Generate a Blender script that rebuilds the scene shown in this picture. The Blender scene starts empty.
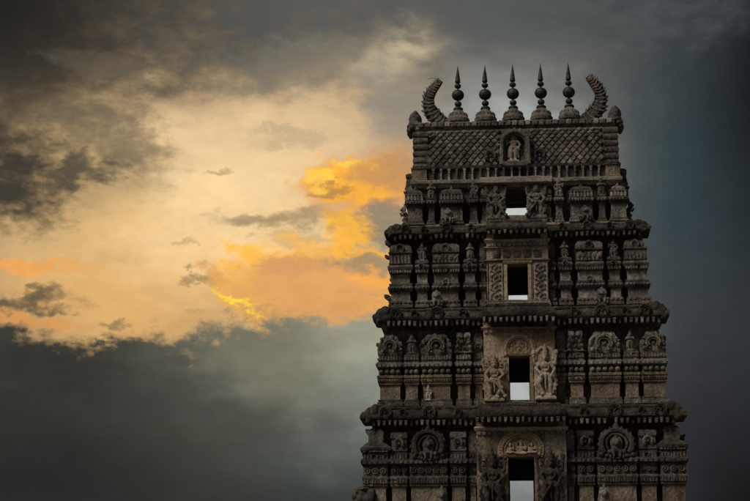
import bpy, math, random
import numpy as np
from mathutils import Vector, Matrix

scene = bpy.context.scene
R = math.radians
# ------------------------------------------------------------------ camera
CAM = Vector((0.0, -88.0, 1.6))
PITCH, YAW = R(13.6), R(4.72)
cam_data = bpy.data.cameras.new('camera')
cam_data.sensor_width = 36.0
cam_data.lens = 85.0
cam_data.clip_start = 0.5
cam_data.clip_end = 6000.0
cam = bpy.data.objects.new('camera', cam_data)
cam.location = CAM
cam.rotation_euler = (R(90) + PITCH, 0.0, YAW)
scene.collection.objects.link(cam)
scene.camera = cam

FPX = 750 * cam_data.lens / 36.0
_rot = cam.rotation_euler.to_matrix()


def ray(px, py):
    """direction of a photograph pixel (750 x 501) in the world"""
    return (_rot @ Vector((px - 375.0, 250.5 - py, -FPX))).normalized()


def at(px, py, y):
    """world point of a pixel on the frontal plane at depth y"""
    d = ray(px, py)
    return CAM + d * ((y - CAM.y) / d.y)


# ------------------------------------------------------------------ render look
scene.view_settings.view_transform = 'Standard'
scene.view_settings.look = 'None'
scene.view_settings.exposure = 0.3
scene.view_settings.gamma = 1.0
scene.view_settings.use_curve_mapping = False
scene.cycles.use_denoising = True
scene.cycles.max_bounces = 6
scene.cycles.diffuse_bounces = 3
scene.cycles.use_adaptive_sampling = True
scene.cycles.adaptive_threshold = 0.008
scene.cycles.adaptive_min_samples = 12

# ------------------------------------------------------------------ sky
SUN_AZ, SUN_EL = R(-134), R(46)          # compass angle from +y (towards +x), elevation


def lin(c):
    out = []
    for v in c:
        v /= 255.0
        out.append(v / 12.92 if v <= 0.04045 else ((v + 0.055) / 1.055) ** 2.4)
    return tuple(out)


world = bpy.data.worlds.new('World')
scene.world = world
world.use_nodes = True
wt = world.node_tree
wt.nodes.clear()
wn, wl = wt.nodes, wt.links


def node(t, **kw):
    n = wn.new(t)
    for k, v in kw.items():
        setattr(n, k, v)
    return n


def math_n(op, a, b=None, clamp=False):
    n = node('ShaderNodeMath', operation=op, use_clamp=clamp)
    for i, v in enumerate((a, b)):
        if v is None:
            continue
        if isinstance(v, (int, float)):
            n.inputs[i].default_value = v
        else:
            wl.new(v, n.inputs[i])
    return n.outputs[0]


def vmath(op, a, b=None, scale=None):
    n = node('ShaderNodeVectorMath', operation=op)
    for i, v in enumerate((a, b)):
        if v is None:
            continue
        if isinstance(v, tuple):
            n.inputs[i].default_value = v
        else:
            wl.new(v, n.inputs[i])
    if scale is not None:
        n.inputs['Scale'].default_value = scale
    return n.outputs['Value'] if op == 'DOT_PRODUCT' else n.outputs[0]


texco = node('ShaderNodeTexCoord')
DIR = texco.outputs['Generated']
sep = node('ShaderNodeSeparateXYZ')
wl.new(DIR, sep.inputs[0])
# azimuth and elevation of the sky direction in degrees
az = math_n('MULTIPLY', math_n('ARCTAN2', sep.outputs['X'], sep.outputs['Y']), 180 / math.pi)
el = math_n('MULTIPLY', math_n('ARCSINE', sep.outputs['Z']), 180 / math.pi)
comb = node('ShaderNodeCombineXYZ')
wl.new(az, comb.inputs[0])
wl.new(el, comb.inputs[1])
AE = comb.outputs[0]


def fbm(scale, detail, rough=0.55, stretch=(1, 1, 2.0), offset=(0, 0, 0), color=False, dist=0.0):
    m = node('ShaderNodeMapping')
    m.inputs['Scale'].default_value = stretch
    m.inputs['Location'].default_value = offset
    wl.new(DIR, m.inputs['Vector'])
    n = node('ShaderNodeTexNoise')
    n.inputs['Scale'].default_value = scale
    n.inputs['Detail'].default_value = detail
    n.inputs['Roughness'].default_value = rough
    n.inputs['Distortion'].default_value = dist
    wl.new(m.outputs[0], n.inputs['Vector'])
    return n.outputs['Color'] if color else n.outputs['Fac']


def warp(src, noise_col, amount):
    c = vmath('SUBTRACT', noise_col, (0.5, 0.5, 0.5))
    c = vmath('SCALE', c, scale=amount)
    c = vmath('MULTIPLY', c, (1.6, 1.0, 0.0))
    return vmath('ADD', src, c)


soft = warp(AE, fbm(9, 3, color=True), 6.0)
W_SOFT = warp(soft, fbm(45, 5, 0.6, color=True, offset=(3, 1, 2)), 1.8)
mid = warp(AE, fbm(22, 4, 0.6, color=True, offset=(7, 2, 5)), 2.2)
W_CLOUD = warp(mid, fbm(95, 8, 0.66, (1, 1, 1.5), color=True, offset=(1, 8, 4)), 1.1)
F_EDGE = math_n('SUBTRACT', fbm(70, 10, 0.62, (1, 1, 1.8), offset=(5, 5, 1)), 0.5)
F_FINE = math_n('SUBTRACT', fbm(150, 8, 0.65, (1, 1, 2.2), offset=(2, 9, 3)), 0.5)
F_BIG = math_n('SUBTRACT', fbm(14, 6, 0.55, (1, 1, 3.0), offset=(4, 4, 4)), 0.5)


def px_ae(px, py):
    d = ray(px, py)
    return math.degrees(math.atan2(d.x, d.y)), math.degrees(math.asin(d.z))


PPD = FPX * math.pi / 180.0             # photograph pixels per degree
col = None


def mix(fac, c):
    """lay colour c over the running sky colour"""
    global col
    n = node('ShaderNodeMix', data_type='RGBA')
    n.clamp_factor = True
    if isinstance(fac, (int, float)):
        n.inputs[0].default_value = fac
    else:
        wl.new(fac, n.inputs[0])
    wl.new(col, n.inputs[6])
    if isinstance(c, tuple):
        n.inputs[7].default_value = (*lin(c), 1)
    else:
        wl.new(c, n.inputs[7])
    col = n.outputs[2]


def r2(src, px, py, rx, ry, rot=0):
    a, e = px_ae(px, py)
    m = node('ShaderNodeMapping', vector_type='TEXTURE')
    m.inputs['Location'].default_value = (a, e, 0)
    m.inputs['Rotation'].default_value = (0, 0, R(rot))
    m.inputs['Scale'].default_value = (rx / PPD, ry / PPD, 1)
    wl.new(src, m.inputs['Vector'])
    return vmath('DOT_PRODUCT', m.outputs[0], m.outputs[0])


def glow(px, py, rx, ry, c, a, rot=0, src=None):
    """soft region of sky colour"""
    d = r2(src or W_SOFT, px, py, rx, ry, rot)
    g = math_n('EXPONENT', math_n('MULTIPLY', d, -1.0))
    mix(math_n('MULTIPLY', g, a), c)


def cloud(px, py, rx, ry, c, a, edge=0.5, rough=1.6, rot=0, src=None, fine=0.6, ret=False):
    """cloud with a torn edge"""
    d = r2(src or W_CLOUD, px, py, rx, ry, rot)
    s = math_n('SUBTRACT', 1.0, d)
    s = math_n('ADD', s, math_n('MULTIPLY', F_EDGE, rough * 2))
    s = math_n('ADD', s, math_n('MULTIPLY', F_FINE, fine * 2))
    mr = node('ShaderNodeMapRange', interpolation_type='SMOOTHSTEP')
    mr.inputs['From Min'].default_value = -edge
    mr.inputs['From Max'].default_value = edge
    wl.new(s, mr.inputs['Value'])
    f = math_n('MULTIPLY', mr.outputs[0], a)
    if ret:
        return f
    mix(f, c)


# clear sky high above the cloud deck, mostly hidden by it
sky = node('ShaderNodeTexSky', sky_type='NISHITA')
sky.sun_disc = False
sky.sun_elevation = SUN_EL
sky.sun_rotation = SUN_AZ
sky.dust_density = 3.0
sc_ = vmath('SCALE', sky.outputs[0], scale=0.05)
col = sc_
deck = node('ShaderNodeMapRange')
deck.inputs['From Min'].default_value = -0.22
deck.inputs['From Max'].default_value = 0.22
deck.inputs['To Min'].default_value = 0.86
deck.inputs['To Max'].default_value = 0.97
wl.new(F_BIG, deck.inputs['Value'])
mix(deck.outputs[0], (66, 72, 75))                     # grey overcast all round
# broad colour of the evening sky
glow(190, 215, 290, 190, (221, 178, 122), 1.0)
glow(210, 200, 195, 125, (255, 221, 166), 1.0)
glow(110, 300, 150, 80, (230, 174, 98), 0.75)
glow(60, 235, 120, 60, (214, 178, 122), 0.6)
glow(300, 120, 150, 66, (233, 200, 156), 0.7)
glow(500, 150, 110, 170, (112, 118, 116), 0.85, src=AE)
glow(520, 330, 78, 150, (198, 204, 201), 1.0)
glow(516, 205, 44, 62, (205, 210, 206), 0.75)
glow(690, 200, 92, 200, (63, 80, 85), 0.9, src=AE)
glow(690, 400, 95, 130, (66, 67, 70), 0.92, src=AE)
glow(790, 60, 120, 330, (10, 12, 15), 0.97, src=AE)
glow(770, 520, 150, 150, (18, 18, 20), 0.95, src=AE)
glow(640, 0, 170, 50, (50, 57, 61), 0.6, src=AE)
# high grey veil
cloud(90, 16, 330, 66, (78, 76, 68), 0.92, 2.0, 1.5, rot=4, src=W_SOFT, fine=0.15)
cloud(400, -10, 270, 62, (84, 88, 88), 0.92, 2.0, 1.5, src=W_SOFT, fine=0.15)
cloud(20, 90, 120, 100, (74, 70, 60), 0.85, 1.6, 1.5, src=W_SOFT, fine=0.15)
glow(-10, -10, 190, 130, (26, 26, 26), 0.9, src=AE)
cloud(120, 75, 60, 14, (98, 90, 76), 0.7, 1.4, 1.8, rot=-10, fine=0.3)
cloud(110, 135, 60, 22, (112, 100, 80), 0.75, 1.4, 2.0, rot=-14, fine=0.3)
cloud(330, 60, 90, 24, (138, 130, 113), 0.6, 1.8, 1.8, rot=8, fine=0.3)
glow(395, 58, 44, 15, (204, 186, 152), 0.8)
cloud(396, 105, 34, 36, (136, 134, 124), 0.75, 1.6, 1.6, fine=0.3)
# dark cloud at the side
cloud(-6, 180, 66, 46, (60, 57, 50), 0.97, 1.1, 1.4, fine=0.2)
cloud(84, 172, 34, 15, (82, 76, 64), 0.92, 1.1, 1.5, rot=6, fine=0.2)
cloud(20, 302, 54, 10, (92, 82, 66), 0.92, 1.1, 1.5, rot=8, fine=0.2)
cloud(30, 267, 66, 5, (246, 164, 80), 0.7, 1.2, 1.0, rot=-4, fine=0.1)
cloud(26, 322, 56, 7, (222, 148, 78), 0.7, 1.2, 1.0, fine=0.1)
cloud(112, 320, 10, 5, (128, 110, 82), 0.8, 1.8, 1.4, fine=0.2)
cloud(212, 173, 16, 4, (186, 160, 116), 0.8, 1.3, 1.6, fine=0.2)
cloud(290, 137, 26, 6, (184, 164, 130), 0.75, 2.2, 1.6, fine=0.2)
cloud(196, 245, 12, 4, (200, 164, 110), 0.7, 1.3, 1.6, fine=0.2)
# sunlit orange cloud
cloud(362, 188, 64, 36, (226, 156, 84), 0.92, 1.0, 1.4, fine=0.4)
cloud(352, 180, 46, 26, (250, 178, 66), 0.95, 0.8, 1.5, fine=0.5)
cloud(318, 176, 15, 12, (255, 206, 84), 0.85, 0.9, 1.6)
cloud(352, 160, 16, 8, (255, 206, 92), 0.85, 0.9, 1.6)
cloud(326, 192, 20, 5, (168, 126, 78), 0.8, 1.6, 1.6, rot=8, fine=0.2)
cloud(388, 172, 34, 14, (188, 142, 96), 0.8, 1.2, 1.8)
cloud(348, 232, 28, 16, (252, 184, 66), 0.95, 0.8, 1.4)
cloud(372, 252, 30, 9, (250, 178, 70), 0.9, 0.9, 1.4)
cloud(276, 221, 54, 9, (152, 132, 100), 0.9, 1.8, 1.5, rot=2, fine=0.25)
cloud(300, 240, 26, 6, (190, 160, 116), 0.75, 1.3, 1.6, fine=0.3)
cloud(388, 222, 26, 20, (132, 126, 110), 0.85, 1.1, 1.5, fine=0.3)
# the lower orange mass with its bright rim
cloud(310, 288, 98, 42, (254, 186, 68), 0.95, 0.7, 1.1, fine=0.4)
cloud(256, 254, 20, 10, (255, 190, 64), 0.8, 0.9, 1.4)
cloud(318, 291, 92, 36, (222, 162, 100), 0.97, 0.8, 1.1, fine=0.4)
cloud(300, 268, 40, 10, (206, 150, 100), 0.7, 1.2, 1.6, fine=0.3)
cloud(372, 264, 34, 11, (150, 132, 106), 0.85, 1.1, 1.5, fine=0.3)
cloud(376, 286, 18, 14, (246, 168, 78), 0.75, 1.2, 1.6)
cloud(232, 295, 24, 5, (255, 216, 74), 0.98, 0.9, 0.8, rot=-36, fine=0.2)
cloud(216, 273, 18, 8, (214, 160, 92), 0.85, 1.0, 1.5, fine=0.3)
cloud(192, 279, 15, 4, (150, 124, 88), 0.85, 1.6, 1.5, rot=8, fine=0.2)
# bank of cloud below
bank_x = [(-400, 330), (0, 326), (30, 332), (62, 338), (88, 344), (104, 341), (118, 333), (145, 327), (170, 330), (190, 325), (212, 322), (235, 314),
          (262, 313), (300, 311), (345, 314), (390, 305), (450, 330), (560, 380), (760, 420), (1100, 420)]
pts = [px_ae(*p) for p in bank_x]
fc = node('ShaderNodeFloatCurve')
A0, A1 = pts[0][0] - 1, pts[-1][0] + 1
E0, E1 = 0.0, 20.0
cv = fc.mapping.curves[0]
while len(cv.points) > 2:
    cv.points.remove(cv.points[1])
cv.points[0].location = (0.0, (pts[0][1] - E0) / (E1 - E0))
cv.points[1].location = (1.0, (pts[-1][1] - E0) / (E1 - E0))
for a_, e_ in pts:
    cv.points.new((a_ - A0) / (A1 - A0), (e_ - E0) / (E1 - E0))
fc.mapping.update()
sw = node('ShaderNodeSeparateXYZ')
wl.new(W_CLOUD, sw.inputs[0])
mu = node('ShaderNodeMapRange')
mu.inputs['From Min'].default_value = A0
mu.inputs['From Max'].default_value = A1
wl.new(sw.outputs[0], mu.inputs['Value'])
wl.new(mu.outputs[0], fc.inputs['Value'])
edge_el = math_n('ADD', math_n('MULTIPLY', fc.outputs[0], E1 - E0), E0)
below = math_n('SUBTRACT', edge_el, sw.outputs[1])            # degrees under the edge of the bank
below = math_n('ADD', below, math_n('MULTIPLY', F_EDGE, 1.1))
below = math_n('ADD', below, math_n('MULTIPLY', F_FINE, 0.25))
mb_ = node('ShaderNodeMapRange', interpolation_type='SMOOTHSTEP')
mb_.inputs['From Min'].default_value = -0.22
mb_.inputs['From Max'].default_value = 0.46
wl.new(below, mb_.inputs['Value'])
over = col
# colour inside the bank
base_node = node('ShaderNodeRGB')
base_node.outputs[0].default_value = (*lin((86, 85, 74)), 1)
col = base_node.outputs[0]
glow(365, 345, 150, 70, (166, 164, 142), 1.0)
glow(385, 410, 110, 56, (146, 152, 141), 0.9)
glow(250, 350, 100, 40, (122, 119, 99), 0.85)
glow(370, 490, 110, 55, (72, 82, 83), 0.9)
glow(180, 430, 170, 40, (74, 76, 70), 0.6)
glow(30, 480, 190, 90, (34, 34, 34), 0.92, src=AE)
glow(-10, 390, 130, 90, (46, 46, 44), 0.85)
glow(200, 530, 330, 60, (40, 41, 41), 0.8, src=AE)
glow(166, 382, 11, 3, (138, 122, 98), 0.6)
glow(215, 378, 34, 6, (112, 108, 94), 0.5)
bank_col = col
col = over
fade = node('ShaderNodeMapRange', interpolation_type='SMOOTHSTEP')   # the bank thins out beyond the tower
fade.inputs['From Min'].default_value = px_ae(380, 400)[0]
fade.inputs['From Max'].default_value = px_ae(520, 400)[0]
fade.inputs['To Min'].default_value = 1.0
fade.inputs['To Max'].default_value = 0.0
wl.new(az, fade.inputs['Value'])
mix(math_n('MULTIPLY', mb_.outputs[0], fade.outputs[0]), bank_col)
# fine unevenness of the vapour
uneven = node('ShaderNodeMapRange')
uneven.inputs['From Min'].default_value = -0.3
uneven.inputs['From Max'].default_value = 0.3
uneven.inputs['To Min'].default_value = 0.84
uneven.inputs['To Max'].default_value = 1.16
wl.new(math_n('ADD', math_n('MULTIPLY', F_EDGE, 0.6), math_n('MULTIPLY', F_BIG, 0.6)), uneven.inputs['Value'])
un = node('ShaderNodeVectorMath', operation='SCALE')
wl.new(col, un.inputs[0])
wl.new(uneven.outputs[0], un.inputs['Scale'])
col = un.outputs[0]

bg = node('ShaderNodeBackground')
bg.inputs['Strength'].default_value = 0.81
wl.new(col, bg.inputs['Color'])
wo = node('ShaderNodeOutputWorld')
wl.new(bg.outputs[0], wo.inputs['Surface'])
world.cycles.sampling_method = 'MANUAL'
world.cycles.sample_map_resolution = 512

# ------------------------------------------------------------------ sun through the clouds
sun_data = bpy.data.lights.new('sun', 'SUN')
sun_data.energy = 1.5
sun_data.angle = R(24)
sun_data.color = (1.0, 0.88, 0.74)
sun = bpy.data.objects.new('sun', sun_data)
sun_dir = Vector((math.sin(SUN_AZ) * math.cos(SUN_EL), math.cos(SUN_AZ) * math.cos(SUN_EL), math.sin(SUN_EL)))
sun.rotation_euler = (-sun_dir).to_track_quat('-Z', 'Y').to_euler()
scene.collection.objects.link(sun)

# ================================================================== materials
def stone(name, dark, light, stain=0.6, bump=0.6, scale=1.0, rough=0.9):
    m = bpy.data.materials.new(name)
    m.use_nodes = True
    nt = m.node_tree
    N, L = nt.nodes, nt.links
    b = N['Principled BSDF']
    b.inputs['Roughness'].default_value = rough
    b.inputs['Specular IOR Level'].default_value = 0.25
    geo = N.new('ShaderNodeNewGeometry')
    pos = geo.outputs['Position']

    def noise(sc, det, ro=0.6, stretch=None):
        src = pos
        if stretch:
            mp = N.new('ShaderNodeMapping')
            mp.inputs['Scale'].default_value = stretch
            L.new(pos, mp.inputs['Vector'])
            src = mp.outputs[0]
        t = N.new('ShaderNodeTexNoise')
        t.inputs['Scale'].default_value = sc * scale
        t.inputs['Detail'].default_value = det
        t.inputs['Roughness'].default_value = ro
        L.new(src, t.inputs['Vector'])
        return t.outputs['Fac']

    def remap(v, a, b_, lo=0.0, hi=1.0):
        r = N.new('ShaderNodeMapRange')
        r.inputs['From Min'].default_value = a
        r.inputs['From Max'].default_value = b_
        r.inputs['To Min'].default_value = lo
        r.inputs['To Max'].default_value = hi
        L.new(v, r.inputs['Value'])
        return r.outputs[0]

    def mixc(fac, a, b_):
        x = N.new('ShaderNodeMix')
        x.data_type = 'RGBA'
        if isinstance(fac, float):
            x.inputs[0].default_value = fac
        else:
            L.new(fac, x.inputs[0])
        for i, c in ((6, a), (7, b_)):
            if isinstance(c, tuple):
                x.inputs[i].default_value = (*c, 1)
            else:
                L.new(c, x.inputs[i])
        return x.outputs[2]

    c = mixc(remap(noise(2.2, 8, 0.65), 0.34, 0.66), dark, light)
    c = mixc(remap(noise(8.0, 7, 0.75), 0.44, 0.64, 0.0, 0.8), c, tuple(v * 0.36 for v in dark))
    # lime and lichen flecks
    c = mixc(remap(noise(15.0, 6, 0.75), 0.54, 0.66, 0.0, 0.7), c, tuple(min(v * 1.7, 0.62) for v in light))
    # rain streaks and black crust
    c = mixc(remap(noise(2.6, 6, 0.65, (1, 1, 0.22)), 0.47, 0.68, 0.0, stain), c, (0.018, 0.017, 0.016))
    c = mixc(remap(noise(0.55, 5, 0.6), 0.45, 0.68, 0.0, stain * 0.8), c, (0.026, 0.023, 0.020))
    # lime wash left in patches
    c = mixc(remap(noise(5.5, 7, 0.7), 0.62, 0.70, 0.0, 0.55), c, tuple(min(v * 1.9, 0.66) for v in light))
    oi = N.new('ShaderNodeObjectInfo')
    hs = N.new('ShaderNodeHueSaturation')
    L.new(remap(oi.outputs['Random'], 0, 1, 0.72, 1.22), hs.inputs['Value'])
    L.new(remap(oi.outputs['Random'], 0, 1, 1.15, 0.75), hs.inputs['Saturation'])
    L.new(c, hs.inputs['Color'])
    L.new(hs.outputs[0], b.inputs['Base Color'])
    # relief of the worn carving
    vo = N.new('ShaderNodeTexVoronoi')
    vo.feature = 'SMOOTH_F1'
    vo.inputs['Scale'].default_value = 7.5 * scale
    L.new(pos, vo.inputs['Vector'])
    h1 = noise(26, 7, 0.68)
    ad = N.new('ShaderNodeMath')
    ad.operation = 'MULTIPLY_ADD'
    L.new(h1, ad.inputs[0])
    ad.inputs[1].default_value = 1.0
    L.new(vo.outputs['Distance'], ad.inputs[2])
    bp = N.new('ShaderNodeBump')
    bp.inputs['Strength'].default_value = bump
    bp.inputs['Distance'].default_value = 0.07
    L.new(ad.outputs[0], bp.inputs['Height'])
    L.new(bp.outputs[0], b.inputs['Normal'])
    return m


M = {
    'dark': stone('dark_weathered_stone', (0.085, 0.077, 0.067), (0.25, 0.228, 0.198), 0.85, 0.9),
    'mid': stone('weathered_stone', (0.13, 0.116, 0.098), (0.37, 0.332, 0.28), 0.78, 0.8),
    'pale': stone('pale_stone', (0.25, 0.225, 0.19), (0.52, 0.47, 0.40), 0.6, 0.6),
    'tan': stone('tan_stone', (0.36, 0.262, 0.165), (0.64, 0.485, 0.32), 0.36, 0.5),
    'brown': stone('brown_stone', (0.20, 0.152, 0.108), (0.43, 0.335, 0.24), 0.6, 0.6),
    'moss': stone('mossy_shaded_stone', (0.045, 0.039, 0.031), (0.165, 0.14, 0.105), 0.92, 1.0),  # moss on the eaves; on the lowest storey also shade put into colour
    'plaster': stone('lime_plaster', (0.44, 0.40, 0.33), (0.70, 0.65, 0.56), 0.4, 0.4),
    'figure': stone('limewashed_figure', (0.36, 0.295, 0.215), (0.66, 0.565, 0.43), 0.35, 0.5),
    'ground': stone('trodden_earth', (0.13, 0.105, 0.08), (0.22, 0.18, 0.14), 0.2, 0.4, 0.3),
    'hollow': stone('dark_interior_stone', (0.05, 0.045, 0.04), (0.10, 0.09, 0.08), 0.6, 0.4),  # darker stone of the passages, niche back and small wall blocks
}
mm = bpy.data.materials.new('tarnished_copper')
mm.use_nodes = True
_b = mm.node_tree.nodes['Principled BSDF']
_b.inputs['Metallic'].default_value = 0.6
_b.inputs['Roughness'].default_value = 0.62
_t = mm.node_tree.nodes.new('ShaderNodeTexNoise')
_t.inputs['Scale'].default_value = 9
_t.inputs['Detail'].default_value = 6
_r = mm.node_tree.nodes.new('ShaderNodeValToRGB')
_r.color_ramp.elements[0].position = 0.35
_r.color_ramp.elements[0].color = (0.022, 0.024, 0.024, 1)
_r.color_ramp.elements[1].position = 0.7
_r.color_ramp.elements[1].color = (0.075, 0.082, 0.078, 1)
_g = mm.node_tree.nodes.new('ShaderNodeNewGeometry')
mm.node_tree.links.new(_g.outputs['Position'], _t.inputs['Vector'])
mm.node_tree.links.new(_t.outputs['Fac'], _r.inputs['Fac'])
mm.node_tree.links.new(_r.outputs[0], _b.inputs['Base Color'])
M['metal'] = mm

# ================================================================== mesh helpers
rng = random.Random(11)
COL = scene.collection


def _hash(ix, iy, iz):
    h = (ix * 374761393 + iy * 668265263 + iz * 2147483647 + 1274126177) & 0xFFFFFFFF
    h = ((h ^ (h >> 13)) * 1274126177) & 0xFFFFFFFF
    h = (h ^ (h >> 16)) & 0xFFFFFFFF
    return h.astype(np.float64) / 4294967295.0


def vnoise(p):
    i = np.floor(p).astype(np.int64)
    f = p - i
    f = f * f * (3 - 2 * f)
    out = 0
    for dx in (0, 1):
        for dy in (0, 1):
            for dz in (0, 1):
                w = (f[:, 0] if dx else 1 - f[:, 0]) * (f[:, 1] if dy else 1 - f[:, 1]) * (f[:, 2] if dz else 1 - f[:, 2])
                out = out + w * _hash(i[:, 0] + dx, i[:, 1] + dy, i[:, 2] + dz)
    return out * 2 - 1


def erode(v, amp):
    """wear: unsteady courses, rounded and broken arrises"""
    if amp <= 0 or len(v) == 0:
        return v
    d = np.zeros_like(v)
    for k, (fr, am) in enumerate(((1.3, 0.8), (4.1, 0.9), (9.7, 0.55))):
        for ax in range(3):
            d[:, ax] += am * vnoise(v * fr + 17.3 * ax + 5.1 * k)
    chip = np.clip(vnoise(v * 2.7 + 91.0) - 0.42, 0, 1) * 2.2
    d[:, 1] += chip
    d[:, 2] -= chip * 0.6
    d[:, 2] *= 0.7
    return v + d * amp


def settle(x, z):
    """the eastern half of the lower storeys is a little wider than the other"""
    t = np.clip((22.0 - z) / 4.0, 0, 1)
    return np.where(x > 1.2, x + (x - 1.2) * 0.034 * t * t * (3 - 2 * t), x)


class MB:
    def __init__(self):
        self.v, self.f, self.n = [], [], 0

    def add(self, verts, faces):
        verts = np.asarray(verts, dtype=np.float64).reshape(-1, 3)
        self.v.append(verts)
        n = self.n
        self.f += [tuple(i + n for i in q) for q in faces]
        self.n += len(verts)
        return self

    def box(self, x0, x1, y0, y1, z0, z1, taper=0.0):
        t = taper
        v = [(x0, y0, z0), (x1, y0, z0), (x1, y1, z0), (x0, y1, z0),
             (x0 + t, y0 + t, z1), (x1 - t, y0 + t, z1), (x1 - t, y1 - t, z1), (x0 + t, y1 - t, z1)]
        f = [(0, 3, 2, 1), (4, 5, 6, 7), (0, 1, 5, 4), (1, 2, 6, 5), (2, 3, 7, 6), (3, 0, 4, 7)]
        return self.add(v, f)

    def loft(self, cx, cy, hx, hy, prof, seg=0.16, dz=0.22, ox=1.0):
        """moulded block: rectangular rings; prof = (z, outward offset) from the bottom up"""
        pr = [prof[0]]
        for (z, o) in prof[1:]:
            z0, o0 = pr[-1]
            k = max(1, int(max(abs(z - z0), abs(o - o0)) / dz))
            for j in range(1, k + 1):
                pr.append((z0 + (z - z0) * j / k, o0 + (o - o0) * j / k))
        nx = max(1, int(2 * hx / seg))
        ny = max(1, int(2 * hy / seg))
        ring = []
        for i in range(nx):
            ring.append((-1 + 2 * i / nx, -1))
        for i in range(ny):
            ring.append((1, -1 + 2 * i / ny))
        for i in range(nx):
            ring.append((1 - 2 * i / nx, 1))
        for i in range(ny):
            ring.append((-1, 1 - 2 * i / ny))
        ring = np.array(ring)
        n = len(ring)
        V = []
        for (z, o) in pr:
            V.append(np.column_stack([cx + ring[:, 0] * max(hx + o * (ox if o > 0 else 1.0), 0.004), cy + ring[:, 1] * max(hy + o, 0.004), np.full(n, z)]))
        V = np.concatenate(V)
        F = []
        for k in range(len(pr) - 1):
            a, b_ = k * n, (k + 1) * n
            for i in range(n):
                j = (i + 1) % n
                F.append((a + i, a + j, b_ + j, b_ + i))
        F.append(tuple(range(n - 1, -1, -1)))
        t = (len(pr) - 1) * n
        F.append(tuple(range(t, t + n)))
        return self.add(V, F)

    def lathe(self, cx, cy, prof, n=20):
        V, F = [], []
        for (z, r) in prof:
            for i in range(n):
                a = 2 * math.pi * i / n
                V.append((cx + r * math.cos(a), cy + r * math.sin(a), z))
        for k in range(len(prof) - 1):
            for i in range(n):
                j = (i + 1) % n
                F.append((k * n + i, k * n + j, (k + 1) * n + j, (k + 1) * n + i))
        F.append(tuple(range(n - 1, -1, -1)))
        t = (len(prof) - 1) * n
        F.append(tuple(range(t, t + n)))
        return self.add(V, F)

    def ball(self, c, r, n=8, m=5, sq=(1, 1, 1)):
        pr = []
        V, F = [], []
        for k in range(m + 1):
            th = math.pi * (0.04 + 0.92 * k / m) - math.pi / 2
            for i in range(n):
                a = 2 * math.pi * i / n
                V.append((c[0] + r * sq[0] * math.cos(th) * math.cos(a), c[1] + r * sq[1] * math.cos(th) * math.sin(a), c[2] + r * sq[2] * math.sin(th)))
        for k in range(m):
            for i in range(n):
                j = (i + 1) % n
                F.append((k * n + i, k * n + j, (k + 1) * n + j, (k + 1) * n + i))
        F.append(tuple(range(n - 1, -1, -1)))
        F.append(tuple(range(m * n, m * n + n)))
        return self.add(V, F)

    def sweep(self, pts, widths, y0, y1, closed=False):
        """flat band in the x-z plane along pts, widths across, standing from y0 (front) to y1"""
        V, F = [], []
        n = len(pts)
        for i, p in enumerate(pts):
            a = pts[max(i - 1, 0)]
            b_ = pts[min(i + 1, n - 1)]
            tx, tz = b_[0] - a[0], b_[1] - a[1]
            ln = math.hypot(tx, tz) or 1
            nx, nz = -tz / ln, tx / ln
            w = widths[i] if not isinstance(widths, (int, float)) else widths
            e = 0.25 * w
            V += [(p[0] + nx * w / 2, y1, p[1] + nz * w / 2), (p[0] + nx * (w / 2), y0 + e, p[1] + nz * (w / 2)),
                  (p[0] + nx * (w / 2 - e), y0, p[1] + nz * (w / 2 - e)), (p[0] - nx * (w / 2 - e), y0, p[1] - nz * (w / 2 - e)),
                  (p[0] - nx * (w / 2), y0 + e, p[1] - nz * (w / 2)), (p[0] - nx * w / 2, y1, p[1] - nz * w / 2)]
        for i in range(n - 1):
            for k in range(6):
                q = (k + 1) % 6
                F.append((i * 6 + k, i * 6 + q, (i + 1) * 6 + q, (i + 1) * 6 + k))
        F.append(tuple(range(6)))
        F.append(tuple((n - 1) * 6 + k for k in range(5, -1, -1)))
        return self.add(V, F)

    def mesh(self, name, amp=0.0, smooth=38):
        v = np.concatenate(self.v) if self.v else np.zeros((0, 3))
        v = erode(v, amp)
        if len(v) and v[:, 2].mean() > 3:
            v[:, 0] = settle(v[:, 0], v[:, 2])
        me = bpy.data.meshes.new(name)
        me.from_pydata(v.tolist(), [], self.f)
        finish(me, smooth)
        return me

    def build(self, name, mat, parent=None, amp=0.016, smooth=38, stuff=False):
        o = bpy.data.objects.new(name, self.mesh(name, amp, smooth))
        o.data.materials.append(M[mat])
        COL.objects.link(o)
        if parent is not None:
            o.parent = parent
        if stuff:
            o['kind'] = 'stuff'
        return o


def finish(me, smooth=38):
    import bmesh
    bm = bmesh.new()
    bm.from_mesh(me)
    bmesh.ops.recalc_face_normals(bm, faces=bm.faces)
    bm.to_mesh(me)
    bm.free()
    if smooth:
        me.polygons.foreach_set('use_smooth', [True] * len(me.polygons))
        me.set_sharp_from_angle(angle=R(smooth))
    me.update()


def empty(name, loc=(0, 0, 0), parent=None):
    o = bpy.data.objects.new(name, None)
    o.location = loc
    o.empty_display_size = 0.3
    COL.objects.link(o)
    if parent is not None:
        o.parent = parent
    return o


def share(name, me, parent, loc, rot=(0, 0, 0), scale=(1, 1, 1)):
    o = bpy.data.objects.new(name, me)
    o.location = (float(settle(loc[0], loc[2])), loc[1], loc[2]) if loc[2] > 3 else loc
    o.rotation_euler = rot
    o.scale = scale
    o.parent = parent
    COL.objects.link(o)
    return o


def tag(o, label, cat, group=None):
    o['label'] = label
    o['category'] = cat
    if group:
        o['group'] = group
    return o


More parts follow.
